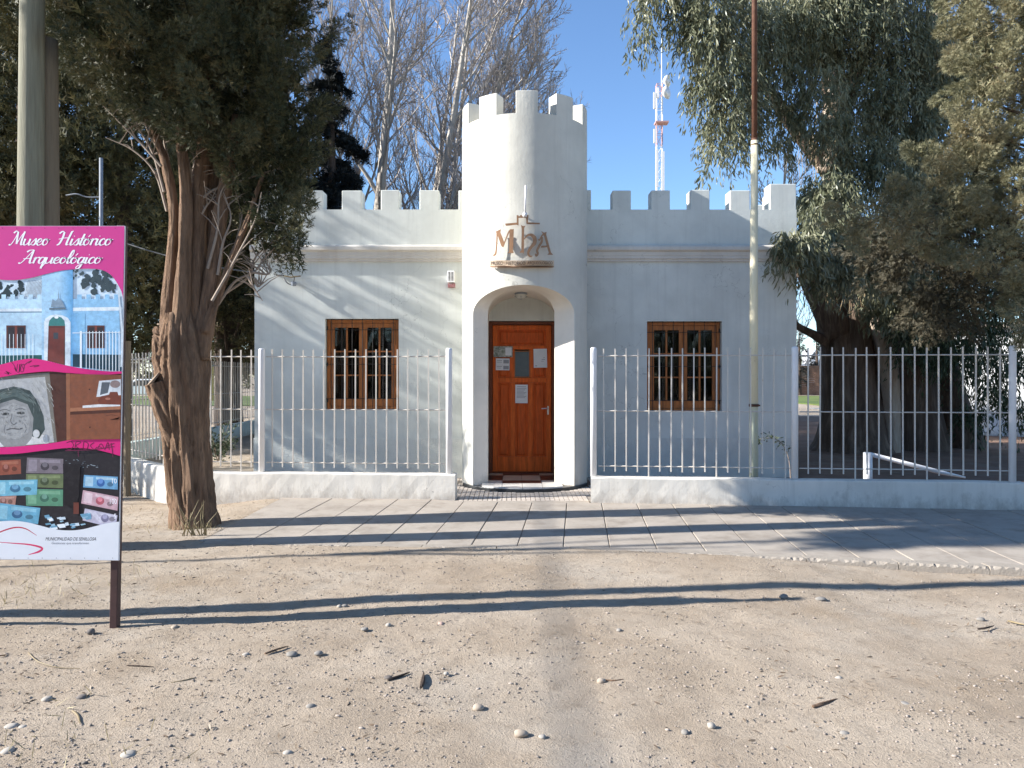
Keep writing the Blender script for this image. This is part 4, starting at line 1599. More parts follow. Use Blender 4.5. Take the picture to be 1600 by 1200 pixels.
pr.p(a1((-140, 612), (280, 608), (280, 628), (-140, 630)), (226, 236, 242))
pr.p(a1((485, 603), (822, 598), (821, 622), (485, 626)), (230, 238, 244))
pr.p(a1((-140, 630), (280, 628), (280, 636), (-140, 638)), (120, 150, 170))
pr.p(clip_bot(clip_top(a1((280, 372), (300, 360), (350, 350), (400, 350), (460, 345), (485, 350), (487, 1010), (280, 960)))), BL2)
for k in range(9):
    x0_ = 396 + k * 10.2
    f_ = k / 8
    pr.p(clip_bot(clip_top(a1((x0_, 340), (x0_ + 10.4, 340), (x0_ + 10.4, 1010), (x0_, 1000)))), (int(170 - 62 * f_), int(210 - 40 * f_), int(236 - 20 * f_)))
for k in range(6):
    pr.p(clip_bot(a1((485 + k * 14, 640), (499 + k * 14, 640), (499 + k * 14, 912), (485 + k * 14, 912))), (int(122 + 5 * k), int(178 + 4 * k), int(220 + 2 * k)))
pr.p(clip_bot(a1((295, 700), (305, 675), (335, 655), (375, 648), (420, 655), (455, 672), (472, 700), (472, 1003), (295, 955))), (224, 234, 240))
pr.p(clip_bot(a1((325, 720), (330, 690), (350, 668), (380, 660), (410, 668), (432, 690), (436, 720), (436, 985), (320, 955))), (64, 130, 126))
pr.p(clip_bot(a1((325, 725), (436, 725), (434, 990), (318, 960))), (104, 54, 48))
pr.p(clip_bot(a1((332, 740), (428, 740), (426, 985), (326, 955))), (122, 62, 54))
pr.rect(*A1(358, 770), *A1(390, 812), (70, 74, 80))
pr.disc(*A1(378, 668), 3.2, 2, (240, 244, 246))
for (x0, x1) in ((42, 172), (584, 700)):
    pr.rect(*A1(x0, 722), *A1(x1, 874), (96, 54, 48))
    pr.rect(*A1(x0 + 10, 734), *A1((x0 + x1) / 2 - 8, 866), (52, 46, 50))
    pr.rect(*A1((x0 + x1) / 2 + 8, 734), *A1(x1 - 10, 866), (50, 44, 48))
    pr.rect(*A1((x0 + x1) / 2 - 8, 722), *A1((x0 + x1) / 2 + 8, 874), (134, 70, 58))
for k in range(14):
    x = -120 + k * 26
    if x < 235:
        pr.p(clip_bot(a1((x, 780), (x + 4, 780), (x + 4, 1040), (x, 1040))), (228, 236, 240))
for k in range(11):
    x = 575 + k * 22
    pr.p(clip_bot(a1((x, 760), (x + 5, 760), (x + 5, 1040), (x, 1040))), (236, 242, 246))
pr.p(clip_bot(a1((535, 760), (548, 760), (548, 1040), (535, 1040))), (244, 248, 250))
pr.p(a1((485, 770), (815, 766), (815, 770), (485, 775)), (228, 236, 240))
pr.p(a1((786, 460), (794, 460), (826, 760), (818, 1000), (806, 1000), (810, 760)), (212, 222, 228))
pr.p(a1((330, 605), (440, 602), (440, 614), (330, 618)), (104, 118, 128))
pr.p(a1((340, 600), (352, 545), (372, 560), (388, 540), (392, 480), (396, 540), (415, 556), (436, 600)), (140, 160, 176))
pr.done()
# portrait drawing and shelf
pr = Print('printed_photo', .0004)
pr.p(c3 + [(edge(c3[-1][1]), c3[-1][1]), (edge(686), 686)] + c4[::-1], (84, 50, 40))


def a2(*p):
    return [A2(*q_) for q_ in p]


def low4(pts):
    cx, cy = np.array([p[0] for p in c4]), np.array([p[1] for p in c4])
    tx, ty = np.array([p[0] for p in c3]), np.array([p[1] for p in c3])
    return [(u, min(max(v, float(np.interp(u, tx, ty)) + .2), float(np.interp(u, cx, cy)) - .2)) for u, v in pts]


pr.p(low4(a2((-90, 60), (60, 66), (215, 62), (248, 366), (120, 380), (-90, 392))), (128, 122, 112))
pr.p(low4(a2((-90, 80), (100, 88), (196, 80), (236, 366), (-90, 392))), (182, 182, 180))
pr.p(low4(a2((-60, 392), (-30, 340), (60, 372), (160, 330), (205, 335), (212, 375))), (216, 216, 214))
pr.disc(*A2(62, 270), 34, 46, (150, 150, 148))
pr.p(low4(a2((-60, 170), (-20, 140), (60, 122), (130, 140), (165, 190), (190, 250), (196, 310), (170, 350), (140, 340), (146, 260), (120, 200), (60, 178), (0, 196), (-60, 220))), (70, 82, 80))
pr.p(a2((-40, 160), (60, 132), (140, 160), (160, 200), (60, 165), (-40, 190)), (96, 110, 106))
pr.p(a2((0, 215), (60, 195), (115, 215), (132, 270), (122, 325), (80, 352), (30, 350), (0, 330)), (166, 166, 164))
for (x, y_) in ((22, 242), (90, 238)):
    pr.disc(*A2(x, y_), 6.6, 2.2, (86, 88, 88))
    pr.disc(*A2(x, y_), 2.2, 1.4, (50, 52, 52))
    pr.line(a2((x - 24, y_ - 14), (x, y_ - 20), (x + 24, y_ - 12)), .6, (104, 106, 106))
    pr.line(a2((x - 18, y_ + 14), (x, y_ + 18), (x + 20, y_ + 12)), .35, (120, 120, 120))
pr.line(a2((52, 240), (48, 275), (60, 288), (74, 280)), .8, (112, 112, 112))
pr.line(a2((28, 312), (50, 306), (80, 308), (98, 304)), .9, (96, 96, 96))
pr.line(a2((24, 290), (18, 312), (24, 332)), .4, (122, 122, 122))
pr.line(a2((106, 284), (114, 306), (106, 328)), .4, (122, 122, 122))
hq = random.Random(12)
for _ in range(150):
    u, v = hq.uniform(-6, 128), hq.uniform(200, 350)
    if (u - 60) ** 2 / 70 ** 2 + (v - 275) ** 2 / 80 ** 2 > .95:
        continue
    a = math.atan2(v - 275, u - 60) + 1.57 + hq.gauss(0, .35)
    l_ = hq.uniform(5, 14)
    g_ = hq.choice([118, 128, 140, 150, 178, 190, 198])
    pr.line(a2((u, v), (u + l_ * .5 * math.cos(a), v + l_ * .5 * math.sin(a) + hq.uniform(-1, 1)), (u + l_ * math.cos(a), v + l_ * math.sin(a))), [.1, .32, .1], (g_, g_, g_ - 2), n=2)
for _ in range(90):
    t_ = hq.uniform(3.0, 6.4)
    r_ = hq.uniform(.85, 1.22)
    u, v = 66 + 92 * r_ * math.cos(t_), 235 + 92 * r_ * math.sin(t_)
    g_ = hq.choice([52, 64, 96, 116, 134])
    pr.line(low4(a2((u, v), (u + 9 * math.sin(t_), v - 9 * math.cos(t_)), (u + 20 * math.sin(t_), v - 17 * math.cos(t_)))), [.1, .4, .1], (g_, g_ + 8, g_ + 6), n=2)
for _ in range(120):
    u, v = hq.uniform(-20, 225), hq.uniform(80, 340)
    if (u - 75) ** 2 / 120 ** 2 + (v - 250) ** 2 / 135 ** 2 > 1:
        g_ = hq.choice([150, 164, 196, 206])
        pr.line(low4(a2((u, v), (u + 6, v + 8), (u + 10, v + 18))), .3, (g_, g_, g_ - 6), n=2)
pr.disc(*A2(158, 328), 5.4, 6.4, (206, 206, 204))
pr.p(low4(a2((288, 66), (305, 66), (306, 360), (290, 362))), (150, 98, 70))
pr.p(low4(a2((306, 68), (529, 72), (524, 356), (306, 360))), (136, 82, 58))
pr.p(a2((306, 216), (526, 206), (526, 222), (306, 232)), (168, 112, 82))
pr.p(a2((306, 232), (526, 222), (526, 236), (306, 246)), (84, 48, 36))
pr.p(a2((432, 98), (527, 90), (527, 160), (420, 168)), (214, 218, 220))
pr.p(a2((444, 104), (480, 104), (470, 150), (436, 160)), (92, 98, 104))
pr.disc(*A2(502, 112), 8, 6, (150, 130, 124))
pr.p(low4(a2((425, 185), (440, 165), (475, 158), (480, 146), (512, 146), (516, 160), (528, 172), (528, 200), (500, 206), (440, 205))), (120, 62, 46))
pr.disc(*A2(470, 176), 4, 2, (176, 116, 96))
pr.p(a2((360, 206), (430, 200), (524, 202), (524, 208), (360, 216)), (226, 226, 224))
for (x, y_) in ((240, 140), (262, 210), (390, 135), (392, 300)):
    pr.disc(*A2(x, y_), 1.2, 1.2, (70, 40, 32), n=8)
pr.line(a2((462, 250), (490, 246), (520, 256), (480, 268), (524, 264)), .35, (92, 54, 42))
pr.done()
# banknotes
pr = Print('printed_photo', .0004)
pr.p(c5 + [(edge(c5[-1][1]), c5[-1][1]), (edge(815), 815)] + c6[::-1], (44, 40, 44))


def note(pts, c, c2_, face, num=None):
    P = a2(*pts)
    pr.p(P, c)
    f = lambda s, t: ((P[0][0] * (1 - s) + P[1][0] * s) * (1 - t) + (P[3][0] * (1 - s) + P[2][0] * s) * t,
                      (P[0][1] * (1 - s) + P[1][1] * s) * (1 - t) + (P[3][1] * (1 - s) + P[2][1] * s) * t)
    pr.p([f(.05, .12), f(.28, .12), f(.28, .88), f(.05, .88)], c2_)
    pr.p([f(.36, .10), f(.92, .10), f(.92, .3), f(.36, .3)], c2_)
    u, v = f(.5, .5)
    ww = abs(P[1][0] - P[0][0])
    pr.disc(u, v + 1, ww * .12, 6.2, face)
    pr.disc(u, v - 1.5, ww * .075, 4, tuple(min(255, k + 46) for k in face))
    u, v = f(.78, .62)
    pr.disc(u, v, ww * .09, 3.6, tuple(int(k * .72) for k in c))
    if num:
        Vt, Ft = text_mesh(num)
        pr.k += .00005
        if (250, 250, 250) not in pr.mats:
            pr.mats.append((250, 250, 250))
        (u, v) = f(.97, .52)
        w_ = 3.6 * len(num)
        pr.m.add([sp(u - w_ + q_[0] * w_, v - q_[1] * 7.5, pr.k) for q_ in Vt], Ft, pr.mats.index((250, 250, 250)))


note(((-40, 448), (90, 440), (92, 503), (-40, 512)), (150, 84, 66), (172, 108, 86), (120, 64, 52))
note(((118, 432), (276, 438), (275, 502), (114, 500)), (126, 116, 122), (150, 140, 148), (72, 66, 72))
note(((114, 504), (276, 504), (275, 566), (112, 560)), (108, 120, 84), (134, 146, 104), (70, 82, 58))
note(((112, 568), (275, 572), (274, 644), (114, 642)), (96, 148, 118), (124, 172, 140), (66, 108, 90))
note(((-40, 604), (72, 598), (66, 640), (-40, 640)), (176, 130, 116), (196, 152, 138), (128, 88, 80))
note(((-30, 532), (164, 528), (160, 594), (-30, 602)), (118, 182, 204), (156, 206, 220), (70, 120, 150))
note(((-20, 628), (176, 652), (166, 722), (-24, 706)), (108, 170, 196), (142, 194, 212), (60, 100, 134))
note(((366, 508), (514, 516), (513, 572), (362, 562)), (112, 164, 200), (170, 202, 218), (60, 104, 164), '10')
note(((362, 574), (516, 604), (512, 664), (354, 632)), (206, 168, 176), (226, 200, 204), (178, 92, 104), '100')
note(((370, 654), (512, 684), (508, 712), (440, 726), (360, 706)), (196, 190, 206), (214, 210, 222), (128, 124, 150), '5')
q_ = random.Random(5)
for _ in range(26):
    u, v = q_.uniform(190, 380), q_.uniform(670, 738)
    du, dv = q_.uniform(14, 40), q_.uniform(5, 13)
    pr.p(a2((u, v), (u + du, v - 4), (u + du + 4, v + dv - 4), (u + 5, v + dv)), q_.choice([(214, 228, 236), (160, 196, 214), (236, 242, 246), (112, 160, 186)]))
for _ in range(22):
    u, v = q_.uniform(280, 430), q_.uniform(440, 480)
    pr.disc(*A2(u, v), q_.uniform(.5, 2.4), q_.uniform(.3, .7), q_.choice([(110, 124, 132), (80, 88, 96), (150, 160, 166)]), n=8)
pr.p(a2((274, 460), (280, 640), (330, 650), (345, 600), (350, 460)), (34, 30, 34))
pr.rect(*A2(320, 628), *A2(344, 678), (110, 60, 50))
pr.done()
# banners, logo and lettering
pr = Print('printed_banner', .0048)
pr.p([(L0 + 10, 353.4), (194.4, 353.4)] + [(edge(c1[-1][1]), c1[-1][1])] + c1[::-1], PINK)
pr.p(c2 + [(edge(c2[-1][1]), c2[-1][1]), (edge(c3[-1][1]), c3[-1][1])] + c3[::-1], PINK2)
pr.p(c4 + [(edge(c4[-1][1]), c4[-1][1]), (edge(c5[-1][1]), c5[-1][1])] + c5[::-1], PINK2)
pr.p(c6 + [(edge(c6[-1][1]), c6[-1][1]), (edge(875), 875.4), (L0, 873.6)] + [], (228, 230, 234))
pr.line(a2((-60, 800), (-10, 762), (60, 738), (110, 742), (160, 772)), [.8, 1.0, 1.1, .9, .3], (190, 50, 74))
pr.line(a2((-20, 800), (60, 806), (130, 812), (182, 826), (170, 842), (124, 856)), [.3, .8, 1.2, 1.6, 1.6, .4], (214, 58, 104))
# scribbled spray tags on the two pink bands
tagc = (112, 34, 70)
for s in ([(30, 1040), (60, 1050), (40, 1030), (75, 1045)], [(75, 965), (95, 990), (110, 1030), (95, 1005)], [(118, 980), (112, 1028), (130, 1030), (132, 980), (128, 1030)],
          [(142, 978), (138, 1026), (155, 1030), (162, 985), (146, 990), (160, 1018)], [(160, 990), (185, 970), (212, 958), (190, 975)], [(200, 998), (235, 990), (262, 992), (225, 1000)]):
    pr.line(a1(*s), .55, tagc)
for s in ([(290, 368), (310, 362), (320, 380), (305, 398), (288, 392)], [(326, 398), (332, 364), (352, 366), (330, 382), (356, 396)], [(362, 396), (366, 364), (384, 372), (380, 392), (364, 398)], [(410, 366), (394, 380), (410, 396), (424, 386)],
          [(426, 392), (440, 372), (452, 392), (430, 384)], [(456, 400), (470, 366), (476, 398)], [(462, 384), (498, 370)], [(484, 368), (490, 404)], [(340, 398), (342, 428)], [(490, 400), (492, 430)], [(284, 402), (400, 398), (498, 384)]):
    pr.line(a2(*s), .6, tagc)
pr.done()

GL = {
    'u': ([[(0, .45), (-.01, .14), (.07, 0), (.2, .08), (.3, .3), (.31, .45)], [(.31, .45), (.30, .1), (.36, 0), (.46, .09)]], .44),
    's': ([[(-.02, .08), (.1, .3), (.19, .47), (.22, .36), (.26, .17), (.19, .01), (.04, .03)], [(.2, .02), (.34, .12)]], .33),
    'e': ([[(.0, .18), (.18, .23), (.26, .36), (.17, .46), (.05, .36), (.02, .15), (.12, 0), (.24, .03), (.36, .15)]], .35),
    'o': ([[(.17, .46), (.04, .36), (.02, .13), (.13, 0), (.27, .1), (.29, .32), (.18, .46), (.2, .37), (.4, .40)]], .39),
    'i': ([[(.06, .45), (.04, .1), (.1, 0), (.22, .1)], [(.10, .62), (.12, .66)]], .21),
    't': ([[(.12, .8), (.06, .1), (.13, 0), (.25, .1)], [(-.04, .48), (.24, .5)]], .23),
    'r': ([[(-.02, .36), (.06, .46), (.05, .2), (.04, 0)], [(.05, .2), (.14, .4), (.24, .46), (.29, .38)]], .30),
    'c': ([[(.27, .36), (.2, .46), (.06, .36), (.02, .14), (.12, 0), (.24, .03), (.35, .14)]], .33),
    'q': ([[(.28, .36), (.17, .46), (.05, .36), (.02, .13), (.1, 0), (.22, .1), (.3, .4)], [(.31, .46), (.28, 0), (.27, -.38)], [(.27, -.38), (.36, -.1), (.44, .1)]], .40),
    'l': ([[(.05, .2), (.2, .7), (.17, .98), (.08, .8), (.04, .12), (.1, 0), (.23, .1)]], .21),
    'g': ([[(.28, .36), (.17, .46), (.05, .36), (.02, .13), (.1, 0), (.22, .1), (.3, .4)], [(.31, .46), (.27, -.1), (.2, -.36), (.06, -.38), (.08, -.2), (.42, .1)]], .40),
    'M': ([[(-.1, .06), (-.02, .0), (.08, .2), (.17, .6), (.2, .95)], [(.2, .95), (.27, .5), (.35, .08)], [(.35, .08), (.47, .6), (.6, .97)], [(.6, .97), (.59, .4), (.63, .02), (.76, .1)], [(.2, .95), (.08, 1.0), (-.04, .86)]], .78),
    'H': ([[(.12, .92), (.13, .5), (.06, .1), (-.06, .0)], [(.54, .97), (.48, .4), (.48, .03), (.6, .06)], [(-.06, .42), (.2, .5), (.54, .52)], [(.12, .92), (.0, .98), (-.14, .82)], [(.54, .97), (.62, 1.0)]], .66),
    'A': ([[(-.14, .06), (-.04, .0), (.14, .3), (.44, 1.0)], [(.44, 1.0), (.44, .4), (.48, .03), (.6, .06)], [(.04, .34), (.48, .38)], [(.44, 1.0), (.22, .97), (.1, .84)]], .64),
}
ACC = {'ó': 'o', 'í': 'i'}


def script_text(txt, u0, u1, vbase, height):
    x = 0
    out = []
    for ch in txt:
        if ch == ' ':
            x += .36
            continue
        st, adv = GL[ACC.get(ch, ch)]
        for i, s in enumerate(st):
            if ch in 'í' and i == 1:
                continue
            out.append([(x + a, b) for a, b in s])
        if ch in ACC:
            out.append([(x + .16, .58), (x + .24, .74)])
        x += adv
    sh = .30
    polys = []
    tot = x
    for s in out:
        P = smooth_path([(a, b, 0) for a, b in s], 5)[:, :2]
        P = np.stack([P[:, 0] + sh * P[:, 1], P[:, 1]], 1)
        T = np.gradient(P, axis=0)
        T /= np.linalg.norm(T, axis=1)[:, None] + 1e-9
        down = np.clip(-T[:, 1], 0, 1)
        w = .024 + .032 * down
        Nn = np.stack([-T[:, 1], T[:, 0]], 1)
        polys.append(np.concatenate([P + Nn * w[:, None], (P - Nn * w[:, None])[::-1]]))
    allp = np.concatenate(polys)
    mn, mx = allp[:, 0].min(), allp[:, 0].max()
    return [[(u0 + (p[0] - mn) / (mx - mn) * (u1 - u0), vbase - p[1] * height) for p in q] for q in polys]


for txt, u0, u1, vb, hh in (('Museo', 13, 78.5, 383, 22), ('Histórico', 88, 177, 383, 22), ('Arqueológico', 28, 161, 411.5, 21)):
    pr = Print('printed_lettering', .0054)
    for p in script_text(txt, u0, u1, vb, hh):
        pr.p(p, (250, 248, 250))
    o = pr.done()
    o['kind'] = 'stuff'
for txt, u0, v0, u1, v1, c, sl in (('MUNICIPALIDAD DE SENILLOSA', 198, 794, 418, 779.5, (64, 60, 64), 3), ('Gestiones que transforman', 224, 813, 386, 800, (120, 122, 132), 2)):
    Vt, Ft = text_mesh(txt)
    pr = Print('printed_lettering', .0054)
    pr.mats.append(c)
    pr.m.add([sp(*A2(u0 + (u1 - u0) * v[0] + sl * v[1], v0 + (v1 - v0) * v[1]), pr.k) for v in Vt], Ft, 0)
    o = pr.done()
    o['kind'] = 'stuff'
pr = Print('rivet_heads', .0056)
for k in range(9):
    u = 4 + k * 22
    pr.disc(u, 356.5, .7, .7, (150, 40, 96), n=8)
    pr.disc(u - 4, 872, .7, .7, (150, 150, 154), n=8)
pr.done()

# ------------------------------------------------------------------ trees
def pxs(Y, lst):
    """(px, py, radius in px, depth offset) -> spheres in metres"""
    out = []
    for (a, b, r, d) in lst:
        p = at(a, b, Y)
        out.append((p.x, Y + d, p.z, r / F * Y))
    return out


def bark_tube(m, pts, rad, n=18, lob=.08, mi=0, k=5, rough=None):
    P = smooth_path([list(p) for p in pts], k)
    ph = random.uniform(0, 6)
    m.tube(P, rad, n, lobes=[(lob, 3, ph, 2.0), (lob * .7, 7, ph * 2, 3.0), (lob * .45, 13, ph, 5.0)], mi=mi, rough=rough)


# the cypress in the pavement
YC = 8.35
cy = empty('cypress_tree', (at(305, 828, YC).x, YC, -.07), 'large cypress with bare leaning trunk and dense dark crown, at the pavement end', 'tree')
C = lambda px, py, d=0: at(px, py, YC + d)
m = MB()
bark_tube(m, [C(308, 845), C(306, 826), C(300, 780), C(294, 710), C(290, 640), C(288, 580), C(286, 530), C(284, 490)], [.30, .255, .222, .212, .228, .262, .275, .255, .19], 96, .05, k=16, rough=[(.030, .16, .7), (.018, .06, .5), (.010, .04, .25)])
# stems rising out of the bole
stems = [([(270, 560), (262, 500), (266, 420), (272, 340), (262, 270), (246, 220), (225, 165)], [.10, .08, .065, .06, .055, .05, .04], -.06),
         ([(278, 570), (284, 480), (288, 390), (290, 300), (284, 230), (280, 130)], [.13, .10, .075, .07, .065, .05], -.14),
         ([(298, 560), (306, 470), (308, 380), (312, 290), (318, 230), (330, 90)], [.15, .13, .11, .10, .09, .06], .02),
         ([(310, 560), (326, 480), (336, 400), (346, 330), (356, 270), (370, 180)], [.14, .11, .095, .09, .085, .06], -.02),
         ([(300, 540), (318, 450), (328, 380), (332, 300), (338, 200)], [.11, .09, .08, .07, .06], .16),
         ([(320, 520), (350, 440), (372, 380), (392, 330), (412, 270)], [.06, .045, .038, .03, .02], -.10)]
for p, r_, d in stems:
    bark_tube(m, [C(a, b, d) for a, b in p], [q * .82 for q in r_], 30, .07, k=12, rough=[(.010, .3, .4), (.006, .14, .1)])
# sawn limbs on the left
bark_tube(m, [C(292, 660), C(270, 618, -.04), C(257, 575, -.06), C(251, 528, -.06), C(253, 512, -.05)], [.16, .15, .105, .075, .06], 48, .06, k=12, rough=[(.02, .25, .4), (.01, .1, .12), (.006, .06, .05)])
bark_tube(m, [C(285, 690, -.05), C(262, 640, -.12), C(249, 612, -.16), C(243, 597, -.18)], [.15, .14, .11, .10], 48, .05, k=12, rough=[(.02, .25, .4), (.01, .1, .12)])
m.build('trunk', M['bark'], cy, smooth=True)
m = MB()
p = C(241, 594, -.185)
nrm = Vector((-.62, -.35, .55)).normalized()
m.tube([p, p + nrm * .02], .098, 18)
p = C(254, 508, -.05)
m.tube([p, p + Vector((.1, -.1, 1)).normalized() * .015], .055, 16)
m.build('sawn_end', M['cutwood'], cy)
m = MB()
rr = random.Random(3)
deads = [[(252, 260), (222, 225), (190, 195), (160, 165)], [(258, 300), (238, 240), (215, 200), (205, 170)], [(262, 330), (240, 270), (205, 235), (165, 215)], [(248, 235), (232, 200), (222, 150)],
         [(262, 250), (258, 215), (262, 180)], [(330, 470), (352, 430), (372, 395), (398, 345), (410, 300)], [(335, 480), (365, 440), (395, 425), (420, 400), (470, 345)],
         [(345, 450), (358, 410), (375, 350), (382, 310)], [(340, 430), (348, 380), (360, 340), (350, 300)], [(350, 460), (388, 432), (400, 400), (440, 365)], [(300, 330), (330, 300), (370, 285), (440, 260), (458, 255)],
         [(310, 350), (325, 320), (345, 300)], [(322, 420), (340, 360), (345, 310), (356, 280)], [(296, 300), (302, 260), (312, 235)], [(288, 330), (298, 285), (294, 245)], [(395, 425), (420, 428), (424, 410)], [(390, 432), (398, 452), (408, 470)], [(396, 436), (404, 448), (412, 440)]]
for p in deads:
    d = rr.uniform(-.25, .1)
    P = smooth_path([list(C(a + rr.uniform(-3, 3), b, d)) for a, b in p], 4)
    m.tube(P, [.017, .011, .004], 6)
    for k in range(7):
        i = rr.randrange(3, len(P) - 1)
        a = Vector(P[i])
        dr = Vector((rr.uniform(-1, 1), rr.uniform(-.5, .5), rr.uniform(.1, 1))).normalized()
        ln = rr.uniform(.12, .4)
        m.tube([a, a + dr * ln * .5 + Vector((0, 0, .02)), a + dr * ln], [.007, .005, .002], 4)
m.build('dead_branches', M['deadtwig'], cy)
cl = [(300, -290, 110, -.4), (300, -170, 165, -.5), (215, -40, 112, -.3), (345, -60, 160, -.5), (410, -20, 92, -.4), (190, 40, 84, -.3), (250, 80, 94, -.5), (340, 70, 126, -.4), (425, 70, 62, -.1),
      (290, 150, 74, -.3), (370, 160, 94, -.3), (430, 170, 52, 0), (345, 210, 52, .0), (400, 230, 69, 0), (440, 255, 42, 0), (405, 285, 40, .1), (447, 310, 36, 0), (446, 350, 32, .0), (447, 385, 29, 0), (425, 390, 21, .1), (390, 330, 24, .2),
      (150, -30, 56, .4), (128, 30, 32, .4), (165, 105, 40, -.1)]
sph = pxs(YC, cl)
P, N = spaced(*union_points(sph, 60, .93), .36)
keep = (P[:, 1] < YC + .4)
parts = [plumes(P[keep], N[keep], 420, .50, .135, up=.8, out=.8, tmpl=SPRAY_FINE, size=(.04, .08), shell=.8),
         plumes(P[~keep], N[~keep], 34, .3, .15, up=.7, tmpl=SPRAY_BIG, size=(.10, .18))]
P2, N2 = union_points([(a, b, c, r_ * .66) for a, b, c, r_ in sph], 22, .9)
parts.append(plumes(P2, N2, 22, .2, .14, tmpl=SPRAY_BIG, size=(.10, .18)))
V, Fa = cat(parts)
np_mesh('crown', V, Fa, M['cyp'], cy)


def cypress(name, label, x, y, h, r0, zb, dens, per, mm, size, group=None, seed=0, trunk_r=.2, pl=.45):
    q_ = random.Random(seed)
    root = empty(name, (x, y, -.05), label, 'tree', group)
    m = MB()
    bark_tube(m, [(x, y, -.15), (x + q_.uniform(-.1, .1), y, h * .3), (x, y, h * .85)], [trunk_r * 1.15, trunk_r * .8, .05], 12, .08)
    for k in range(7):
        a = q_.uniform(0, 6.28)
        z = zb * q_.uniform(.6, 1.1) + k * .2
        m.tube([(x, y, z), (x + math.cos(a) * r0 * .4, y + math.sin(a) * r0 * .4, z + .7), (x + math.cos(a) * r0 * .75, y + math.sin(a) * r0 * .75, z + 1.6)], [.05, .03, .01], 6)
    m.build('trunk', M['barkdark'], root, smooth=True)
    sph = []
    z = zb + r0 * .4
    while z < h:
        t = (z - zb) / (h - zb)
        rad = r0 * min(1, .55 + t * 2) * (1 - .75 * t ** 1.7)
        for k in range(4):
            a = q_.uniform(0, 6.28)
            o = rad * q_.uniform(.35, .6)
            sph.append((x + math.cos(a) * o, y + math.sin(a) * o, z + q_.uniform(-.4, .4), rad * q_.uniform(.4, .65)))
        z += r0 * .42
    P, N = union_points(sph, dens, .88)
    V, Fa = plumes(P, N, per, pl, pl * .45, tmpl=SPRAY_BIG, size=size)
    np_mesh('crown', V, Fa, M[mm], root)
    return root


gb = 'cypresses behind the left fence'
cypress('cypress_tree', 'dark cypress behind the left fence, nearest to the museum wall', -8.3, 22.5, 15, 2.3, 2.3, 7, 12, 'cypdark', (.2, .4), gb, 1, .36)
cypress('cypress_tree', 'bushy cypress seen between the utility poles and the leaning trunk', -8.9, 17.4, 13, 1.9, 2.2, 9, 14, 'cypdark', (.16, .32), gb, 2, .22)
cypress('cypress_tree', 'cypress directly behind the two wooden poles', -10.8, 17.0, 13, 2.0, 2.2, 8, 13, 'cypdark', (.16, .34), gb, 3, .24)
cypress('cypress_tree', 'cypress at the far left edge behind the information board', -12.8, 19.0, 13, 2.1, 2.2, 7, 12, 'cypdark', (.18, .36), gb, 4, .26)
cypress('cypress_tree', 'dim cypress farthest back in the gap left of the museum', -10.0, 27, 16, 2.6, 2.2, 6, 11, 'cypdark', (.25, .5), gb, 5, .32)
# out of view on the left: its shade falls in streaks over the museum front
cypress('cypress_tree', 'open cypress outside the view that dapples the left museum front', -10.2, 11.75, 9.6, 1.25, 1.6, 5, 9, 'cypdark', (.14, .3), gb, 6, .2)
cypress('cypress_tree', 'small cypress outside the view that dapples the tower foot', -13.5, 10.0, 8.0, 1.0, 5.2, 5, 8, 'cypdark', (.14, .3), gb, 8, .16)


cypress('cypress_tree', 'slim cypress outside the view that shades the right end of the pavement', -10.0, 5.75, 10.2, .5, 7.4, 22, 14, 'cypdark', (.12, .24), gb, 9, .028, .22)


# dark conifer behind the parapet
def conifer(label, x, y, h, r0, zb, seed, mm='conifer', n=30, dens=10, sc=1.0):
    q_ = random.Random(seed)
    root = empty('conifer_tree', (x, y, -.05), label, 'tree')
    m = MB()
    m.tube([(x, y, -.1), (x + .05, y, h * .5), (x, y, h)], [.24, .14, .02], 8)
    pos, ax = [], []
    for k in range(n):
        t = (k + q_.random()) / n
        z = zb + (h - zb) * t
        ln = r0 * (1 - t) ** .8 * q_.uniform(.65, 1.15) + .15
        a = q_.uniform(0, 6.28)
        d = np.array([math.cos(a), math.sin(a), 0])
        pts = [np.array([x, y, z]) + d * ln * s + np.array([0, 0, .25 * ln * s - .55 * ln * s * s]) for s in np.linspace(0, 1, 7)]
        m.tube(pts, [.035, .008], 4)
        K = int(dens * ln * 22 * sc)
        s = rng.uniform(.1, 1, K)
        base = np.array([x, y, z]) + d * (ln * s)[:, None] + np.array([0, 0, 1]) * (.25 * ln * s - .55 * ln * s * s)[:, None]
        side = np.cross(d, [0, 0, 1])
        base = base + side * (rng.normal(size=K) * .16 * ln * (1.1 - s))[:, None] + np.array([0, 0, 1]) * (-np.abs(rng.normal(size=K)) * .16)[:, None]
        pos.append(base)
        ax.append(d * .5 + rng.normal(size=(K, 3)) * .55 + np.array([0, 0, -.45]))
    m.build('trunk', M['barkdark'], root)
    pos, ax = np.concatenate(pos), np.concatenate(ax)
    V, Fa = scatter(*SPRAY_BIG, pos, ax, rng.uniform(.14, .32, len(pos)))
    np_mesh('crown', V, Fa, M[mm], root)


p = at(517, 300, 21.5)
conifer('nearly black conifer behind the battlements between the big crown and the bare poplars', p.x, 21.5, 11.4, 1.75, 2.5, 5, n=56, dens=11)
conifer('small far conifer right of the museum, left of the other one', 26.9 * 66 / 72, 66, 5.6, 1.5, .6, 6, n=22, dens=2.5)
conifer('small pointed far conifer right of the museum, above the white roof', 28.0 * 67 / 72 + .5, 67, 5.3, 1.3, .6, 7, n=22, dens=2.5)


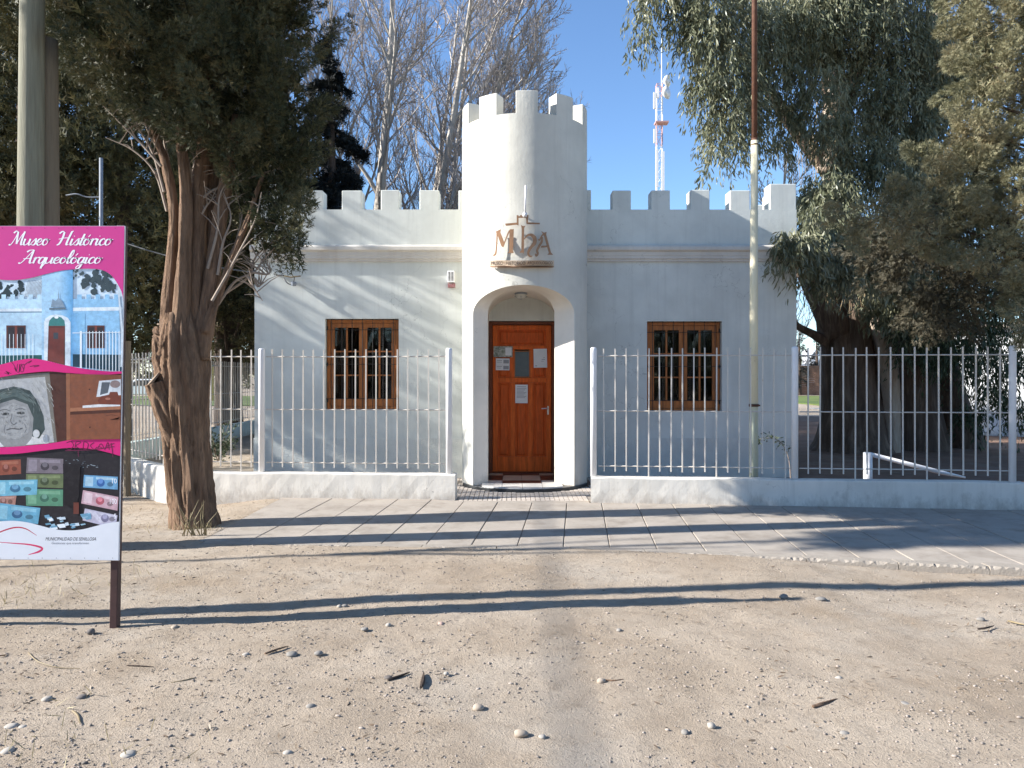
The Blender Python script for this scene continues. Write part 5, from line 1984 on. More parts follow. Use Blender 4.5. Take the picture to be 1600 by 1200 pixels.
# bare trees
def bare_tree(label, x, y, h, lean, seed, spread=.5, levels=(26, 8, 5), group=None, r0=.2, fan=0.0, start=.12, lim=(.36, .56)):
    q_ = random.Random(seed)
    root = empty('bare_tree', (x, y, -.05), label, 'tree', group)
    big, small = MB(), MB()
    tp = [np.array([x + lean[0] * t ** 1.3 * h + .25 * math.sin(t * 5 + seed) * t, y + lean[1] * t * h, h * t]) for t in np.linspace(0, 1, 12)]
    tp[0][2] -= .1
    big.tube(tp, [r0, r0 * .75, r0 * .45, .03], 8)
    tp = np.array(tp)

    def pt(P, t):
        u = t * (len(P) - 1)
        i = min(int(u), len(P) - 2)
        return P[i] * (1 - u + i) + P[i + 1] * (u - i), P[i + 1] - P[i]

    def grow(base, d, ln, r, lev):
        r = max(r, (.04, .019, .0115, .0085)[lev])
        d = np.array(d) / np.linalg.norm(d)
        k = (8, 5, 4, 3)[lev]
        P = [np.array(base)]
        for i in range(k):
            d = d + np.array([q_.gauss(0, .09), q_.gauss(0, .09), (.07, .06, .04, .02)[lev] + q_.gauss(0, .04)])
            d /= np.linalg.norm(d)
            P.append(P[-1] + d * ln / k)
        P = np.array(P)
        (big if lev == 0 else small).tube(P, [r, r * .55, r * .22], 5 if lev == 0 else 3, cap=False)
        if lev + 1 < len(levels):
            n = levels[lev + 1]
            for j in range(n):
                t = .2 + .78 * (j + q_.random()) / n
                b, dd = pt(P, t)
                dd = dd / np.linalg.norm(dd)
                s = np.cross(dd, [q_.gauss(0, 1), q_.gauss(0, 1), q_.gauss(0, 1)])
                s /= np.linalg.norm(s)
                nd = dd * .8 + s * q_.uniform(.4, .85) + np.array([0, 0, .18])
                grow(b, nd, ln * q_.uniform(.3, .5) * (1.15 - .5 * t), r * .42, lev + 1)
    for j in range(levels[0]):
        t = start + (.96 - start) * (j + q_.random()) / levels[0]
        b, dd = pt(tp, t)
        a = q_.uniform(0, 6.28)
        s = np.array([math.cos(a) + fan, math.sin(a) * .8, 0])
        s /= np.linalg.norm(s)
        nd = dd / np.linalg.norm(dd) * .75 + s * q_.uniform(.6, 1) * spread
        grow(b, nd, h * q_.uniform(*lim) * (1.15 - .8 * t), r0 * .42 * (1.1 - .8 * t), 0)
    big.build('trunk', M['popbark'], root, smooth=True, fix=False)
    small.build('twigs', M['poptwig'], root, fix=False)


gp_ = 'bare poplars behind the museum'
LV = (15, 9, 9, 6)
bare_tree('bare poplar with a thick pale trunk rising behind the second battlement from the big crown', -4.75, 25.5, 17, (.05, 0), 11, .62, LV, gp_, r0=.26)
bare_tree('bare poplar leaning to the right between the pale thick one and the tower', -3.6, 26.0, 16, (.17, 0), 12, .9, LV, gp_, r0=.23, fan=.55)
bare_tree('slim bare poplar whose low limb reaches behind the tower', -2.9, 26.6, 15.0, (.24, .0), 13, 1.1, LV, gp_, r0=.2, fan=.9, start=.38, lim=(.30, .46))
bare_tree('bare poplar growing right behind the tower with a wide twiggy crown', -2.6, 27.5, 12.5, (.14, 0), 14, 1.1, LV, gp_, r0=.19, fan=.5, start=.4, lim=(.30, .44))
bare_tree('bare poplar standing behind the black conifer', -6.3, 27.0, 17, (-.01, 0), 15, .6, LV, gp_, r0=.2)
bare_tree('fine-twigged bare poplar filling the gap next to the tower battlements', -3.3, 29.5, 17, (.12, 0), 18, .85, LV, gp_, r0=.17, fan=.45, start=.25)
bare_tree('farthest bare poplar, between the conifer and the tower', -3.8, 32, 17, (.08, 0), 16, .8, (13, 8, 7, 4), gp_, r0=.2, fan=.4)
bare_tree('bare tree behind the right battlements, its twigs reaching left toward the mast', 9.5, 27, 9.4, (.0, 0), 21, 1.0, levels=(15, 8, 7, 5), r0=.17, fan=-.7, start=.3, lim=(.24, .36))
bare_tree('low bare tree seen in the gap between museum and eucalyptus', 10.7, 32, 7.6, (.0, 0), 22, .9, levels=(18, 7, 5), r0=.09, fan=.9)


# eucalyptus at the right end of the museum
YE = 16.6
eu = empty('eucalyptus_tree', (at(1335, 700, YE).x, YE, -.05), 'huge eucalyptus with stout dark trunk and drooping grey-green leaves, right of the museum', 'tree')
E = lambda px, py, d=0: at(px, py, YE + d)
m = MB()
bark_tube(m, [E(1335, 716), E(1335, 690), E(1333, 640), E(1330, 590), E(1328, 540), E(1322, 490), E(1316, 430), E(1312, 360), E(1306, 250), E(1302, 130), E(1290, -50)], [.98, .80, .66, .60, .58, .58, .52, .40, .30, .24, .20, .14], 72, .06, k=10, rough=[(.06, .2, .9), (.03, .09, .35)])
bark_tube(m, [E(1310, 520, -.2), E(1285, 470, -.3), E(1262, 425, -.4), E(1245, 395, -.5), E(1215, 330, -.3)], [.34, .26, .22, .18, .12], 18, .06)
bark_tube(m, [E(1292, 535, -.2), E(1270, 522, -.3), E(1245, 508, -.3), E(1225, 480, -.2)], [.12, .09, .07, .04], 12, .05)
bark_tube(m, [E(1440, 712, .3), E(1432, 640, .3), E(1425, 560, .3), E(1420, 470, .3), E(1430, 330, .3), E(1450, 150, .4), E(1470, -60, .4)], [.62, .50, .44, .40, .34, .26, .18], 24, .06)
bark_tube(m, [E(1515, 715, .8), E(1492, 650, .7), E(1470, 560, .6), E(1455, 450, .5)], [.40, .34, .30, .26], 20, .06)
bark_tube(m, [E(1320, 300, -.1), E(1240, 200, -.4), E(1180, 110, -.8), (E(1120, 40, -1.2))], [.2, .14, .1, .06], 12, .05)
bark_tube(m, [E(1305, 200, -.1), E(1350, 90, -.5), E(1400, -20, -.8)], [.2, .14, .08], 12, .05)
m.build('trunk', M['eucbark'], eu, smooth=True)
for pts_, rad_ in (([E(1392, 720, -.3), E(1391, 640, -.35), E(1384, 560, -.45), E(1374, 500, -.5), E(1366, 450, -.45), E(1350, 380, -.2)], [.20, .19, .20, .24, .22, .16]),
                   ([E(1290, 270, -.3), E(1300, 190, -.34), E(1308, 110, -.3), E(1298, 40, -.2)], [.17, .18, .16, .12]),
                   ([E(1446, 150, -.1), E(1455, 90, -.1), E(1466, 20, -.1)], [.11, .10, .07])):
    m = MB()
    bark_tube(m, pts_, rad_, 28, .09, k=9, rough=[(.02, .4, .5), (.01, .15, .12)])
    m.build('peeled_limb', M['paleeuc'], eu, smooth=True)
dry = MB()
for k in range(70):
    if k < 40:
        a = E(random.uniform(1288, 1372), random.uniform(415, 470), random.uniform(-.9, -.5))
        ln = random.uniform(.4, 1.1)
    else:
        a = E(random.uniform(1248, 1312), random.uniform(140, 215), random.uniform(-.6, 0))
        ln = random.uniform(.8, 2.0)
    w = random.uniform(-.12, .12)
    dry.tube([a, a + Vector((w, 0, -ln * .5)), a + Vector((w * .4, 0, -ln))], [.007, .006, .002], 3, cap=False)
dry.build('hanging_dry_twigs', M['drytwigs'], eu, fix=False)['kind'] = 'stuff'


def strands(sph, n, leaves, ln, leaf, fill=.55):
    sph = np.asarray(sph)
    vol = sph[:, 3] ** 1.7
    idx = rng.choice(len(sph), n, p=vol / vol.sum())
    d = unit(rng.normal(size=(n, 3)))
    rr_ = rng.uniform(fill, 1.0, n)
    anchor = sph[idx, :3] + d * (sph[idx, 3] * rr_)[:, None]
    out = unit(d * np.array([1, 1, .2]) + rng.normal(size=(n, 3)) * .3)
    L_ = ln * rng.uniform(.5, 1.3, n)
    t = rng.uniform(0, 1, (n, leaves))
    pos = anchor[:, None] + out[:, None] * (L_[:, None] * .35 * np.sqrt(t))[..., None] + np.array([0, 0, -1.0]) * (L_[:, None] * t ** 1.4)[..., None] + rng.normal(size=(n, leaves, 3)) * .03
    ax = unit(np.array([0, 0, -1.0]) + out[:, None] * .25 + rng.normal(size=(n, leaves, 3)) * .42)
    sz = rng.uniform(leaf[0], leaf[1], n * leaves)
    size = np.stack([sz, sz * rng.uniform(.16, .24, n * leaves)], 1)
    return scatter(LEAF_V, LEAF_F, pos.reshape(-1, 3), ax.reshape(-1, 3), size)


# (px, py, r px, distance) lumps of drooping foliage
def lumps(lst):
    out = []
    for (a, b, r_, Y) in lst:
        p = at(a, b, Y)
        out.append((p.x, Y, p.z, r_ / F * Y))
    return out


up = lumps([(1008, 8, 16, 14), (1003, 45, 12, 14), (1030, -25, 30, 14), (1105, -20, 50, 14), (1100, 30, 34, 14), (1125, 70, 44, 14), (1165, 30, 50, 14.4), (1108, 120, 30, 14), (1150, 130, 42, 14.2), (1130, 185, 30, 14.1), (1122, 225, 16, 14),
            (1165, 185, 30, 14.5), (1205, 90, 34, 14.6), (1225, 30, 60, 14.8), (1238, 165, 22, 15), (1215, 215, 18, 14.9), (1270, 20, 70, 15), (1330, 10, 70, 15), (1390, 50, 80, 15.4), (1355, 140, 50, 15.2), (1410, 180, 64, 15.5), (1440, 110, 80, 16), (1500, 80, 80, 16.5), (1250, -70, 110, 15.5),
            (1400, -70, 110, 16), (1385, 250, 50, 15), (1430, 290, 60, 15.5), (1340, 230, 34, 15), (1480, 230, 80, 16.5), (1260, 90, 34, 15), (1070, 10, 26, 14.2), (1185, 140, 30, 14.8), (1280, 130, 36, 14.5), (1312, 190, 26, 14.6), (1262, 190, 22, 14.6)])
V1, F1 = strands(up, 6400, 17, .7, (.085, .175), .35)
lo = lumps([(1300, 300, 42, 14.0), (1285, 345, 38, 13.4), (1262, 375, 30, 12.2), (1235, 372, 20, 11.9), (1300, 400, 42, 13), (1330, 360, 48, 13.6), (1270, 300, 26, 14.2), (1350, 400, 34, 14), (1380, 380, 50, 14.5), (1400, 450, 50, 15)])
V2, F2 = strands(lo, 1700, 14, .55, (.10, .18), .1)
V, Fa = cat([(V1, F1), (V2, F2)])
np_mesh('crown', V, Fa, M['euc'], eu)
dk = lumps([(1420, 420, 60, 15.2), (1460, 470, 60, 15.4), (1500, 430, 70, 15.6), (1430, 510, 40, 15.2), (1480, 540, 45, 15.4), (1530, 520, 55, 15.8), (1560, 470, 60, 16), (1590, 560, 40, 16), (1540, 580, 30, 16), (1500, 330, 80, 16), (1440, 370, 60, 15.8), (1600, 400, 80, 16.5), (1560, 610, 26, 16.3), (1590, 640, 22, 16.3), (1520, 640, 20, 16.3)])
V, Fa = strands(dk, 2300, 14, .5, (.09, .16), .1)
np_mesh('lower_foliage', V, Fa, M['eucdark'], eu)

# olive brown conifer leaning in from the right
YO = 8.7
ol = empty('cedar_tree', (8.1, 8.9, -.06), 'olive-brown feathery conifer reaching in over the right end of the fence', 'tree')
m = MB()
bark_tube(m, [(8.1, 8.9, -.2), (8.0, 8.9, 1.5), (7.9, 8.9, 4), (7.8, 8.9, 8)], [.34, .26, .2, .08], 16, .06)
lum = [(1560, -60, 90, 0), (1555, 30, 62, 0), (1600, 60, 70, .2), (1545, 110, 58, -.1), (1520, 160, 34, -.1), (1590, 150, 55, .1), (1525, 210, 36, 0), (1570, 210, 46, .1), (1600, 240, 50, .3), (1480, 235, 30, .4), (1530, 270, 44, .1), (1580, 290, 52, 0),
       (1430, 300, 26, .5), (1470, 300, 36, .4), (1410, 320, 20, .4), (1440, 335, 28, .3), (1500, 320, 40, .2), (1465, 360, 34, .2), (1520, 360, 36, .1), (1560, 350, 46, -.1), (1480, 385, 22, .1), (1540, 395, 38, -.2), (1590, 390, 40, -.2),
       (1575, 420, 28, -.3), (1525, 250, 40, .3), (1590, 455, 26, -.3), (1580, 500, 24, -.35), (1605, 500, 40, -.3), (1570, 525, 14, -.35), (1610, 340, 60, .1), (1620, 440, 50, .1), (1390, 318, 12, .5), (1350, 312, 14, .8), (1375, 340, 16, .8)]
sph = pxs(YO, [(a, b, r_ * .86, d) for a, b, r_, d in lum])
for (x, y_, z, r_) in sph:
    if r_ > .2:
        a = np.array([7.95, 8.9, min(7.5, z - .4)])
        b = np.array([x, y_, z])
        mid = (a + b) / 2 + np.array([0, 0, -.15])
        m.tube(smooth_path([a, mid, b], 4), [.05, .03, .01], 6)
m.build('trunk', M['barkdark'], ol, smooth=True)
P, N = spaced(*union_points(sph, 90, .9), .26)
V1, F1 = plumes(P, N, 290, .26, .095, up=.25, out=.8, tmpl=SPRAY_FINE, size=(.035, .07), droop=.1, shell=.75)
P2, N2 = union_points([(a, b, c, r_ * .6) for a, b, c, r_ in sph], 34, .9)
V2, F2 = plumes(P2, N2, 14, .14, .1, up=.2, tmpl=SPRAY_BIG, size=(.08, .14))
V, Fa = cat([(V1, F1), (V2, F2)])
np_mesh('crown', V, Fa, M['olive'], ol)
# brown shaded inner boughs behind
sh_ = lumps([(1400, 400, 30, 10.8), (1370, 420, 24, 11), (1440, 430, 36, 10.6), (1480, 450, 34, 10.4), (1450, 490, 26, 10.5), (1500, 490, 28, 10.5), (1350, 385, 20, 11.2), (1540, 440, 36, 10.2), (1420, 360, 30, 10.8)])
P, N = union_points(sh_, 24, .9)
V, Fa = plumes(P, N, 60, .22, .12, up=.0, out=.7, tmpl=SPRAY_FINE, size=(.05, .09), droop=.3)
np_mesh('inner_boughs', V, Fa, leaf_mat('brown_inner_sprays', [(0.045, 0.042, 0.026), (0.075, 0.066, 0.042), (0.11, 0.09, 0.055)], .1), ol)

# garden shrub behind the left fence
sb = empty('garden_shrub', on_ground(340, 722, 0), 'small leafy shrub behind the fence just right of the cypress trunk', 'shrub')
p = on_ground(340, 722, 0)
m = MB()
cs = []
for k in range(14):
    a = random.uniform(0, 6.28)
    tip = Vector((p.x + math.cos(a) * random.uniform(.1, .36), p.y + math.sin(a) * .3, random.uniform(.3, .78)))
    m.tube([p, p.lerp(tip, .5) + Vector((0, 0, .08)), tip], [.008, .005, .003], 4)
    for t in np.linspace(.35, 1, 12):
        cs.append(p.lerp(tip, t) + Vector((random.gauss(0, .04), random.gauss(0, .04), random.gauss(0, .04))))
m.build('stems', M['deadtwig'], sb)
cs = np.array([list(c) for c in cs])
cs = np.repeat(cs, 4, 0) + rng.normal(size=(len(cs) * 4, 3)) * .03
V, Fa = scatter(LEAF_V, LEAF_F, cs, rng.normal(size=(len(cs), 3)) + [0, 0, .6], np.stack([rng.uniform(.05, .09, len(cs)), rng.uniform(.02, .035, len(cs))], 1))
np_mesh('leaves', V, Fa, M['shrub'], sb)
# sprig behind the right fence beside the flagpole
sg = empty('garden_sprig', at(1225, 735, 11.2), 'thin leafy sprig arching behind the fence right of the flagpole', 'shrub')
m = MB()
pts = [list(at(u, v, 11.2)) for u, v in ((1236, 760), (1232, 715), (1218, 690), (1196, 684), (1178, 690))]
P = smooth_path(pts, 5)
m.tube(P, [.008, .003], 5)
m.build('stem', M['deadtwig'], sg)
cs = np.repeat(P[6:], 5, 0) + rng.normal(size=(len(P[6:]) * 5, 3)) * .03
V, Fa = scatter(LEAF_V, LEAF_F, cs, rng.normal(size=(len(cs), 3)), np.stack([rng.uniform(.05, .09, len(cs)), rng.uniform(.015, .03, len(cs))], 1))
np_mesh('leaves', V, Fa, M['shrub'], sg)

# ------------------------------------------------------------------ far things
YM = 62.0
ms = empty('radio_mast', (at(1030, 600, YM).x, YM, 0), 'far white and faded red lattice radio mast with dishes and a whip aerial', 'radio mast')
mx = at(1030, 600, YM).x
hw = .23


def lattice(z0, z1, name, mm):
    m = MB()
    n = max(2, int((z1 - z0) / .8))
    cs = [(-hw, -hw), (hw, -hw), (hw, hw), (-hw, hw)]
    for (a, b) in cs:
        m.tube([(mx + a, YM + b, z0), (mx + a, YM + b, z1)], .028, 4)
    for k in range(n):
        za, zb_ = z0 + (z1 - z0) * k / n, z0 + (z1 - z0) * (k + 1) / n
        for i in range(4):
            (a, b), (c, d) = cs[i], cs[(i + 1) % 4]
            if k % 2:
                a, b, c, d = c, d, a, b
            m.tube([(mx + a, YM + b, za), (mx + c, YM + d, zb_)], .02, 3)
            m.tube([(mx + a, YM + b, zb_), (mx + c, YM + d, zb_)], .02, 3)
    m.build(name, M[mm], ms)


zz = lambda v: at(0, v, YM).z
lattice(0, zz(228), 'lattice_section', 'mastwhite')
lattice(zz(228), zz(192), 'lattice_section', 'redwhite')
lattice(zz(192), zz(150), 'lattice_section', 'mastwhite')
lattice(zz(150), zz(132), 'lattice_section', 'redwhite')
MB().box((mx - .35, YM - .4, zz(193.5)), (mx + .7, YM + .4, zz(191))).build('platform', M['redwhite'], ms)
MB().tube([(mx + .2, YM, zz(135)), (mx + .2, YM, zz(55))], [.05, .03], 5).build('whip_aerial', M['mastwhite'], ms)
for (u, v, w, h) in ((1021.5, 160, .2, 1.3), (1022, 215, .22, 1.1), (1025, 265, .2, 3.0), (1034.5, 270, .2, 3.2), (1026, 148, .2, .8)):
    c = at(u, v, YM)
    MB().box((c.x - w / 2, YM - .5, c.z - h / 2), (c.x + w / 2, YM - .3, c.z + h / 2)).build('panel_aerial', M['post'], ms)
for (u, v, r_) in ((1038, 148, .55), (1039, 130, .45)):
    c = at(u, v, YM)
    MB().tube([(c.x - .15, YM - .3, c.z), (c.x, YM - .45, c.z), (c.x + .12, YM - .55, c.z)], [r_ * .35, r_ * .8, r_], 16).build('dish', M['post'], ms, smooth=True)

bw = empty('brick_wall', (30, 66, 0), 'far red-brown brick wall behind the verge, right of the museum', 'wall')
m = MB()
for k in range(14):
    zc = k * .18
    m.box((22, 66 + .006 * (k % 2), zc), (40, 66.3, zc + .172))
m.build('brick_courses', M['brickwall'], bw)
wh = empty('white_building', (32, 72, 0), 'far low white-roofed building with a round tank above the brick wall', 'building')
MB().box((25.5, 70, 0), (45, 78, 2.55)).build('wall', M['whitehouse'], wh)
MB().box((25.2, 69.7, 2.55), (45.3, 78.3, 2.75)).build('roof', M['mastwhite'], wh)
MB().tube([(27.8, 71.5, 2.75), (27.8, 71.5, 3.9), (27.8, 71.5, 4.15)], [.75, .75, .25], 18).build('water_tank', M['mastwhite'], wh, smooth=True)

hs = empty('white_house', (14, 22, 0), 'sunlit white house wall glimpsed between the eucalyptus trunks', 'house')
m = MB()
hp = [(10.2, 22.3), (13.9, 20.2), (18.5, 26), (14.5, 29)]
m.prism([(a, b, -.1) for a, b in hp], (0, 0, 3.0))
m.build('wall', M['whitehouse'], hs)
m = MB()
m.prism([(9.9, 22.3, 2.9), (13.95, 19.9, 2.9), (18.8, 26, 2.9), (14.4, 29.3, 2.9)], (0, 0, .15))
m.build('roof', M['kerb'], hs)
m = MB()
m.prism([(14.25, 20.7, 0), (22, 20.5, 0), (22, 20.7, 0), (14.25, 20.9, 0)], (0, 0, 1.6))
tag(m.build('boundary_wall', M['lowgreen']), 'grey shaded boundary wall at the far right edge beyond the fence', 'wall')

# parked car and a yellow post seen through the left fence
cr = empty('parked_car', at(226, 594, 52), 'far white parked car glimpsed through the left fence beside the trunk', 'car')
cc = at(226, 590, 52)
prof = [(-2, .35), (-2, .8), (-1.2, .92), (-.7, 1.4), (.7, 1.42), (1.3, .95), (2, .85), (2, .35)]
MB().prism([(cc.x + a, 52, b) for a, b in prof], (0, 1.6, 0)).build('body', M['carwhite'], cr, bevel=.06)
MB().prism([(cc.x + a, 51.99, b) for a, b in [(-.95, .95), (-.62, 1.33), (.64, 1.35), (1.05, .97)]], (0, 1.62, 0)).build('window', M['iron'], cr)
for dx in (-1.25, 1.25):
    MB().tube([(cc.x + dx, 51.95, .32), (cc.x + dx, 52.15, .32)], .32, 16).build('wheel', M['tyre'], cr)
yp = at(331, 590, 50)
yo = MB().tube([(yp.x, 50, 0), (yp.x, 50, 2.2)], .11, 8).build('yellow_post', M['yellow'])
tag(yo, 'far thin yellow post on the lawn edge right of the cypress trunk', 'post')

# far tree belt along the horizon
pos = np.stack([rng.uniform(-150, 150, 5200), rng.uniform(95, 125, 5200), rng.uniform(0, 1, 5200)], 1)
hgt = 3.6 + 2.6 * vnoise(pos[:, 0], pos[:, 1] * 0, 5, 9) + 1.2 * vnoise(pos[:, 0], pos[:, 1] * 0, 6, 3)
pos[:, 2] *= np.maximum(hgt, 1.0)
V, Fa = scatter(*SPRAY_BIG, pos, rng.normal(size=(len(pos), 3)), rng.uniform(1.2, 2.4, len(pos)))
o = np_mesh('far_trees', V, Fa, M['cypdark'])
tag(o, 'far belt of trees along the horizon', kind='stuff')

# trees across the street behind the viewer, mirrored in the window panes
pos = np.stack([rng.uniform(-45, 45, 3600), rng.uniform(-34, -24, 3600), rng.uniform(0.02, 1, 3600)], 1)
hgt = 4.4 + 1.5 * vnoise(pos[:, 0] + 200, pos[:, 1] * 0, 7, 6)
pos[:, 2] *= hgt
V, Fa = scatter(*SPRAY_BIG, pos, rng.normal(size=(len(pos), 3)), rng.uniform(1.2, 2.2, len(pos)))
o = np_mesh('street_trees', V, Fa, M['cypdark'])
tag(o, 'belt of trees across the street, seen only mirrored in the window panes', kind='stuff')

# ------------------------------------------------------------------ stones, twigs and ground litter
def stone_mesh(seed, c, sx, sy, sz):
    bm = bmesh.new()
    bmesh.ops.create_icosphere(bm, subdivisions=2, radius=1)
    q_ = random.Random(seed)
    ph = [q_.uniform(0, 6) for _ in range(6)]
    for v in bm.verts:
        n = v.co.copy()
        k = 1 + .10 * math.sin(2.3 * n.x + ph[0]) + .09 * math.sin(2.7 * n.y + ph[1]) + .06 * math.sin(4.1 * n.z + ph[2] + n.x * 2)
        v.co = Vector((n.x * sx * k, n.y * sy * k, n.z * sz * k))
    for f in bm.faces:
        f.smooth = True
    me = bpy.data.meshes.new('stone')
    bm.to_mesh(me)
    bm.free()
    me.materials.append(STONE[c])
    return me


STONE = {
    'grey': mat('grey_stone', (0.225, 0.205, 0.18), .85, .2, 20, 90, .3, .003),
    'dark': mat('dark_stone', (0.14, 0.12, 0.105), .85, .25, 20, 90, .4, .003),
    'pale': mat('pale_stone', (0.36, 0.32, 0.27), .85, .12, 20, 90, .3, .003),
    'tan': mat('tan_stone', (0.36, 0.29, 0.22), .85, .15, 20, 90, .3, .003),
    'pink': mat('pinkish_stone', (0.36, 0.25, 0.20), .85, .15, 20, 90, .3, .003),
}
stones = [
    (142, 982, 14, 15, 'dark', 'dark lumpy stone just left of the information board post foot'),
    (272, 976, 13, 6, 'tan', 'flat tan stone right of the information board post, in the shadow edge'),
    (455, 1018, 20, 11, 'grey', 'grey stone left of its twin, in front of the pavement left half'),
    (498, 1016, 17, 9, 'grey', 'grey stone with a dark shadow, right beside its grey twin'),
    (530, 944, 8, 6, 'pale', 'small pale pebble in the long shadow, left one of a touching pair'),
    (539, 943, 11, 6, 'grey', 'small grey pebble in the long shadow, right one of a touching pair'),
    (570, 979, 14, 7, 'grey', 'small grey pebble below the long shadows, nearer the information board'),
    (607, 973, 10, 7, 'pale', 'pale pebble below the long shadows, left of the pinkish stone'),
    (689, 971, 13, 8, 'pink', 'pinkish stone below the long shadows'),
    (487, 1099, 19, 12, 'grey', 'rounded grey stone alone in the lower middle left'),
    (450, 1171, 17, 11, 'pale', 'pale round stone near the bottom edge, left of centre'),
    (202, 1173, 27, 11, 'pale', 'broad whitish flat stone near the bottom edge, left side'),
    (129, 1084, 19, 8, 'dark', 'flat dark grey stone in the lower left litter'),
    (74, 1087, 19, 9, 'pale', 'pale flat stone left of the flat dark one in the litter'),
    (12, 1167, 24, 11, 'pale', 'pale elongated stone at the lower left corner'),
    (16, 1130, 24, 9, 'pale', 'whitish flat stone at the left edge, left one of two'),
    (37, 1131, 16, 8, 'pale', 'whitish flat stone at the left edge, right one of two'),
    (748, 1100, 22, 13, 'tan', 'tan oval stone in the lower middle, right of the bark strip'),
    (697, 1048, 11, 8, 'pale', 'small pale stone right of the upright bark strip'),
    (607, 1054, 16, 8, 'dark', 'dark stone at the end of a short broken stick'),
    (384, 1018, 13, 6, 'pale', 'small pale stone left of the two grey twins'),
    (1224, 928, 17, 9, 'grey', 'grey stone at the tip of the shorter long shadow'),
    (1282, 931, 19, 8, 'grey', 'flat grey stone just right of the shadow tip stone'),
    (967, 981, 10, 7, 'grey', 'small grey stone with gravel right of the faint cable shadow'),
    (1112, 1128, 15, 15, 'pale', 'egg-shaped pale stone with a sharp shadow, lower right'),
    (1071, 1139, 15, 10, 'grey', 'grey stone left of the pale egg-shaped stone'),
    (1320, 1141, 16, 12, 'grey', 'grey stone among brown litter near the bottom right'),
    (1415, 1096, 24, 14, 'grey', 'large rounded grey stone with brown leaves, right side'),
    (1310, 1056, 14, 9, 'pale', 'pale stone in the open dirt at the right, above the leaf strip'),
    (940, 1059, 15, 10, 'tan', 'tan stone with a stick behind it, right of the faint cable shadow'),
    (815, 1140, 24, 14, 'tan', 'big tan stone near the bottom edge, left of the faint cable shadow'),
    (847, 1146, 13, 8, 'pale', 'pale pebble beside the big tan stone'),
    (1532, 960, 14, 8, 'grey', 'grey stone at the far right below the long shadow'),
    (1180, 1026, 13, 8, 'tan', 'half sunk tan stone in the middle of the right dirt'),
]
for i, (u, v, w, h, c, lab) in enumerate(stones):
    p = on_ground(u, v + h * .3)
    s = p.y / F * .9
    me = stone_mesh(i, c, w * s / 2, w * s / 2 * random.uniform(.75, 1.05), h * s / 2 * .95)
    o = inst(me, 'stone', (p.x, p.y, float(gz(p.x, p.y)) + h * s * .18), None, (0, 0, random.uniform(-.4, .4)))
    tag(o, lab, 'stone', 'stones lying on the dirt')


def twig(label, pts, r0, c, catg='twig', name='twig'):
    P = []
    for (u, v) in pts:
        p = on_ground(u, v)
        P.append([p.x, p.y, float(gz(p.x, p.y)) + r0 * .9 + .003])
    m = MB()
    m.tube(smooth_path(P, 4), [r0 * .7, r0, r0 * .8, r0 * .35], 6, lobes=[(.15, 2, 1, 3)])
    o = m.build(name, M[c])
    tag(o, label, catg, 'twigs lying on the dirt')


twig('dark curled bark strip standing upright in the lower middle', [(658, 1074), (661, 1062), (662, 1051)], .011, 'barkdark')
twig('short broken dark stick leaning right of the dark stone', [(606, 1062), (622, 1057), (640, 1050)], .009, 'barkdark')
twig('brown crooked twig left of the grey twin stones', [(414, 1021), (430, 1015), (450, 1009)], .008, 'bark')
twig('pale straw stick left of the grey twin stones, lower down', [(267, 1066), (285, 1063), (304, 1058)], .006, 'drytwigs')
twig('thin straight twig below the information board post', [(198, 1038), (222, 1039), (240, 1040)], .004, 'barkdark')
twig('long thin straw curve left below the information board', [(44, 1018), (60, 1032), (90, 1041), (125, 1043)], .004, 'drytwigs')
twig('brown leaf strip in the litter at the lower right', [(1270, 1104), (1290, 1098), (1308, 1092)], .010, 'bark')
twig('dark bent twig at the right edge below the long shadow', [(1528, 981), (1541, 979), (1553, 975)], .008, 'barkdark')
twig('pale straight stick at the right picture edge', [(1575, 966), (1592, 971), (1606, 974)], .008, 'drytwigs')
twig('thin stick lying right of the tan stone', [(945, 1061), (960, 1062), (974, 1060)], .005, 'bark')
twig('pale hooked twig in the lower left litter', [(113, 1109), (122, 1117), (125, 1129)], .006, 'drytwigs')


def ground_pts(n, y0=2.75, y1=7.6, bias=1.6):
    Y = y0 + (y1 - y0) * rng.uniform(0, 1, n) ** bias
    X = rng.uniform(-.74, .74, n) * Y
    return X, Y


X, Y = ground_pts(36000)
k = vnoise(X, Y, 21, .5) + .6 * vnoise(X, Y, 22, 1.7)
ok = (k > rng.uniform(-1.1, .9, len(X))) & (Y < front_edge(X) - .02)
X, Y = X[ok], Y[ok]
bm = bmesh.new()
bmesh.ops.create_icosphere(bm, subdivisions=1, radius=1)
bm.verts.ensure_lookup_table()
iv = np.array([v.co[:] for v in bm.verts])
iv = iv * (1 + rng.uniform(-.18, .18, (len(iv), 1)))
iv[:, 2] *= .55
ifc = np.array([[v.index for v in f.verts] for f in bm.faces])
bm.free()
s = .0026 * np.exp(rng.normal(size=len(X)) * .6)
s = np.clip(s, .0013, .0095)
Z = gz(X, Y) + .016 * vnoise(X, Y, 1, .9) + .007 * vnoise(X, Y, 2, .28) + .004 * vnoise(X, Y, 3, .11) + .001
a = rng.uniform(0, 6.28, len(X))
V, Fa = scatter(iv, ifc, np.stack([X, Y, Z + s * .2], 1), np.stack([np.cos(a), np.sin(a), 0 * a], 1), np.stack([s * rng.uniform(1, 1.7, len(X)), s], 1), nrm=np.tile([0, 0, 1.0], (len(X), 1)) + rng.normal(size=(len(X), 3)) * .15)
o = np_mesh('gravel', V, Fa, M['pebble'], smooth=True)
tag(o, 'loose gravel scattered over the dirt', kind='stuff')

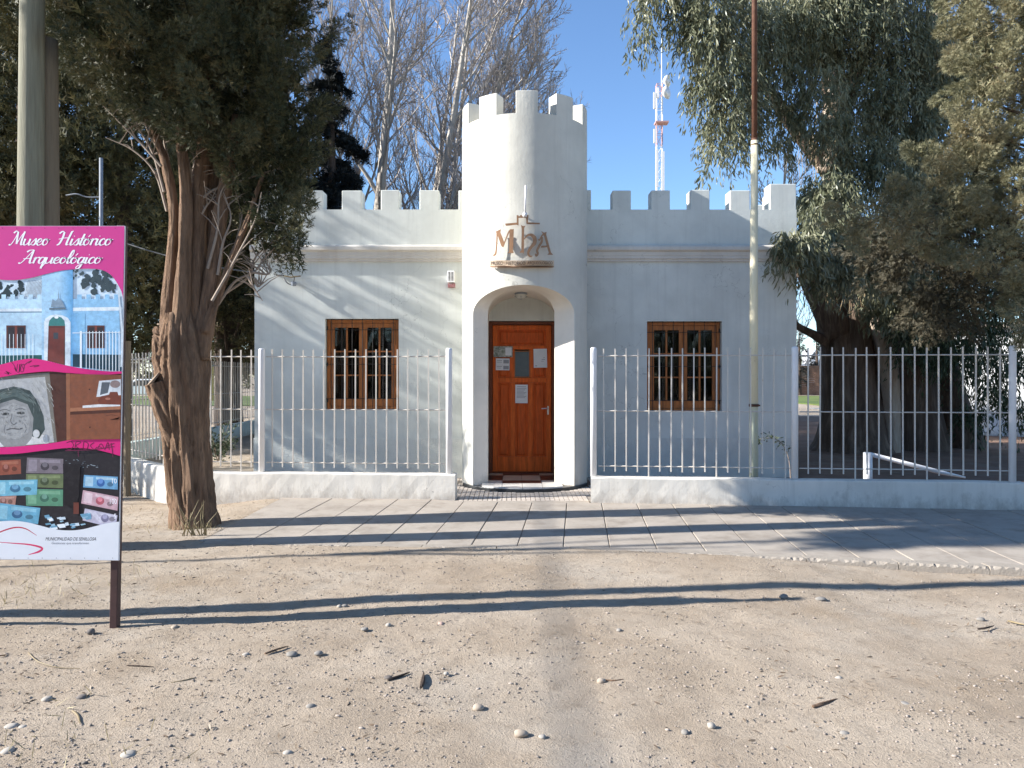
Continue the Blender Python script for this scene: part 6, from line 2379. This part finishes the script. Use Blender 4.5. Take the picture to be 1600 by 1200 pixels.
# litter: flakes of bark, leaves and straw
X, Y = ground_pts(5200, 2.75, 7.6, 1.3)
k = vnoise(X, Y, 31, .6) + .8 * vnoise(X, Y, 32, 2.0) + .35 * (X < -1.2) - .1
ok = (k > rng.uniform(-.7, 1.1, len(X))) & (Y < front_edge(X) - .02)
X, Y = X[ok], Y[ok]
Xb, Yb = rng.uniform(-5.2, -2.6, 900), rng.uniform(7.3, 10.2, 900)
X, Y = np.concatenate([X, Xb]), np.concatenate([Y, Yb])
Z = gz(X, Y) + .016 * vnoise(X, Y, 1, .9) + .007 * vnoise(X, Y, 2, .28) + .006
a = rng.uniform(0, 6.28, len(X))
ln = rng.uniform(.008, .05, len(X))
V, Fa = scatter(LEAF_V, LEAF_F, np.stack([X, Y, Z], 1), np.stack([np.cos(a), np.sin(a), rng.normal(size=len(X)) * .18], 1), np.stack([ln, np.minimum(ln * rng.uniform(.1, .35, len(X)), .010)], 1),
                nrm=np.tile([0, 0, 1.0], (len(X), 1)) + rng.normal(size=(len(X), 3)) * .4)
o = np_mesh('leaf_litter', V, Fa, M['litter'])
tag(o, 'bits of bark, straw and dry leaves on the dirt', kind='stuff')

# dry grass tufts
pts = []
for (cx, cyy, n, sp_) in ((-3.55, 8.1, 90, .25), (-3.2, 8.05, 60, .12), (-5.4, 9.6, 160, .8), (-4.6, 8.4, 140, .5), (-4.6, 10.2, 60, .3), (-3.9, 5.5, 260, .35), (-3.5, 6.0, 120, .5), (-2.7, 3.6, 120, .5), (-2.2, 3.1, 120, .4), (-5.9, 11.5, 120, .4)):
    pts.append(np.stack([cx + rng.normal(size=n) * sp_, cyy + rng.normal(size=n) * sp_ * .5], 1))
pts = np.concatenate(pts)
Z = gz(pts[:, 0], pts[:, 1])
ln = rng.uniform(.03, .12, len(pts))
V, Fa = scatter(LEAF_V, LEAF_F, np.stack([pts[:, 0], pts[:, 1], Z], 1), rng.normal(size=(len(pts), 3)) * .8 + [0, 0, .8], np.stack([ln, np.full(len(pts), .005)], 1))
o = np_mesh('dry_grass', V, Fa, M['drygrass'])
tag(o, 'dry straw-coloured grass tufts on the dirt', kind='stuff')
# weed at the trunk foot
wd = on_ground(322, 828)
m = MB()
for k in range(16):
    a = random.uniform(-1.2, 1.2)
    l_ = random.uniform(.15, .42)
    b0 = Vector((wd.x + random.uniform(-.16, .1), wd.y - .22, -.02))
    m.tube([b0, b0 + Vector((math.sin(a) * l_ * .3, -.05, l_ * .5)), b0 + Vector((math.sin(a) * l_ * .7, -.03, l_ * .95))], [.006, .004, .001], 4)
tag(m.build('dry_weed', M['drygrass']), 'straw-coloured dry weed at the foot of the cypress trunk', 'weed')
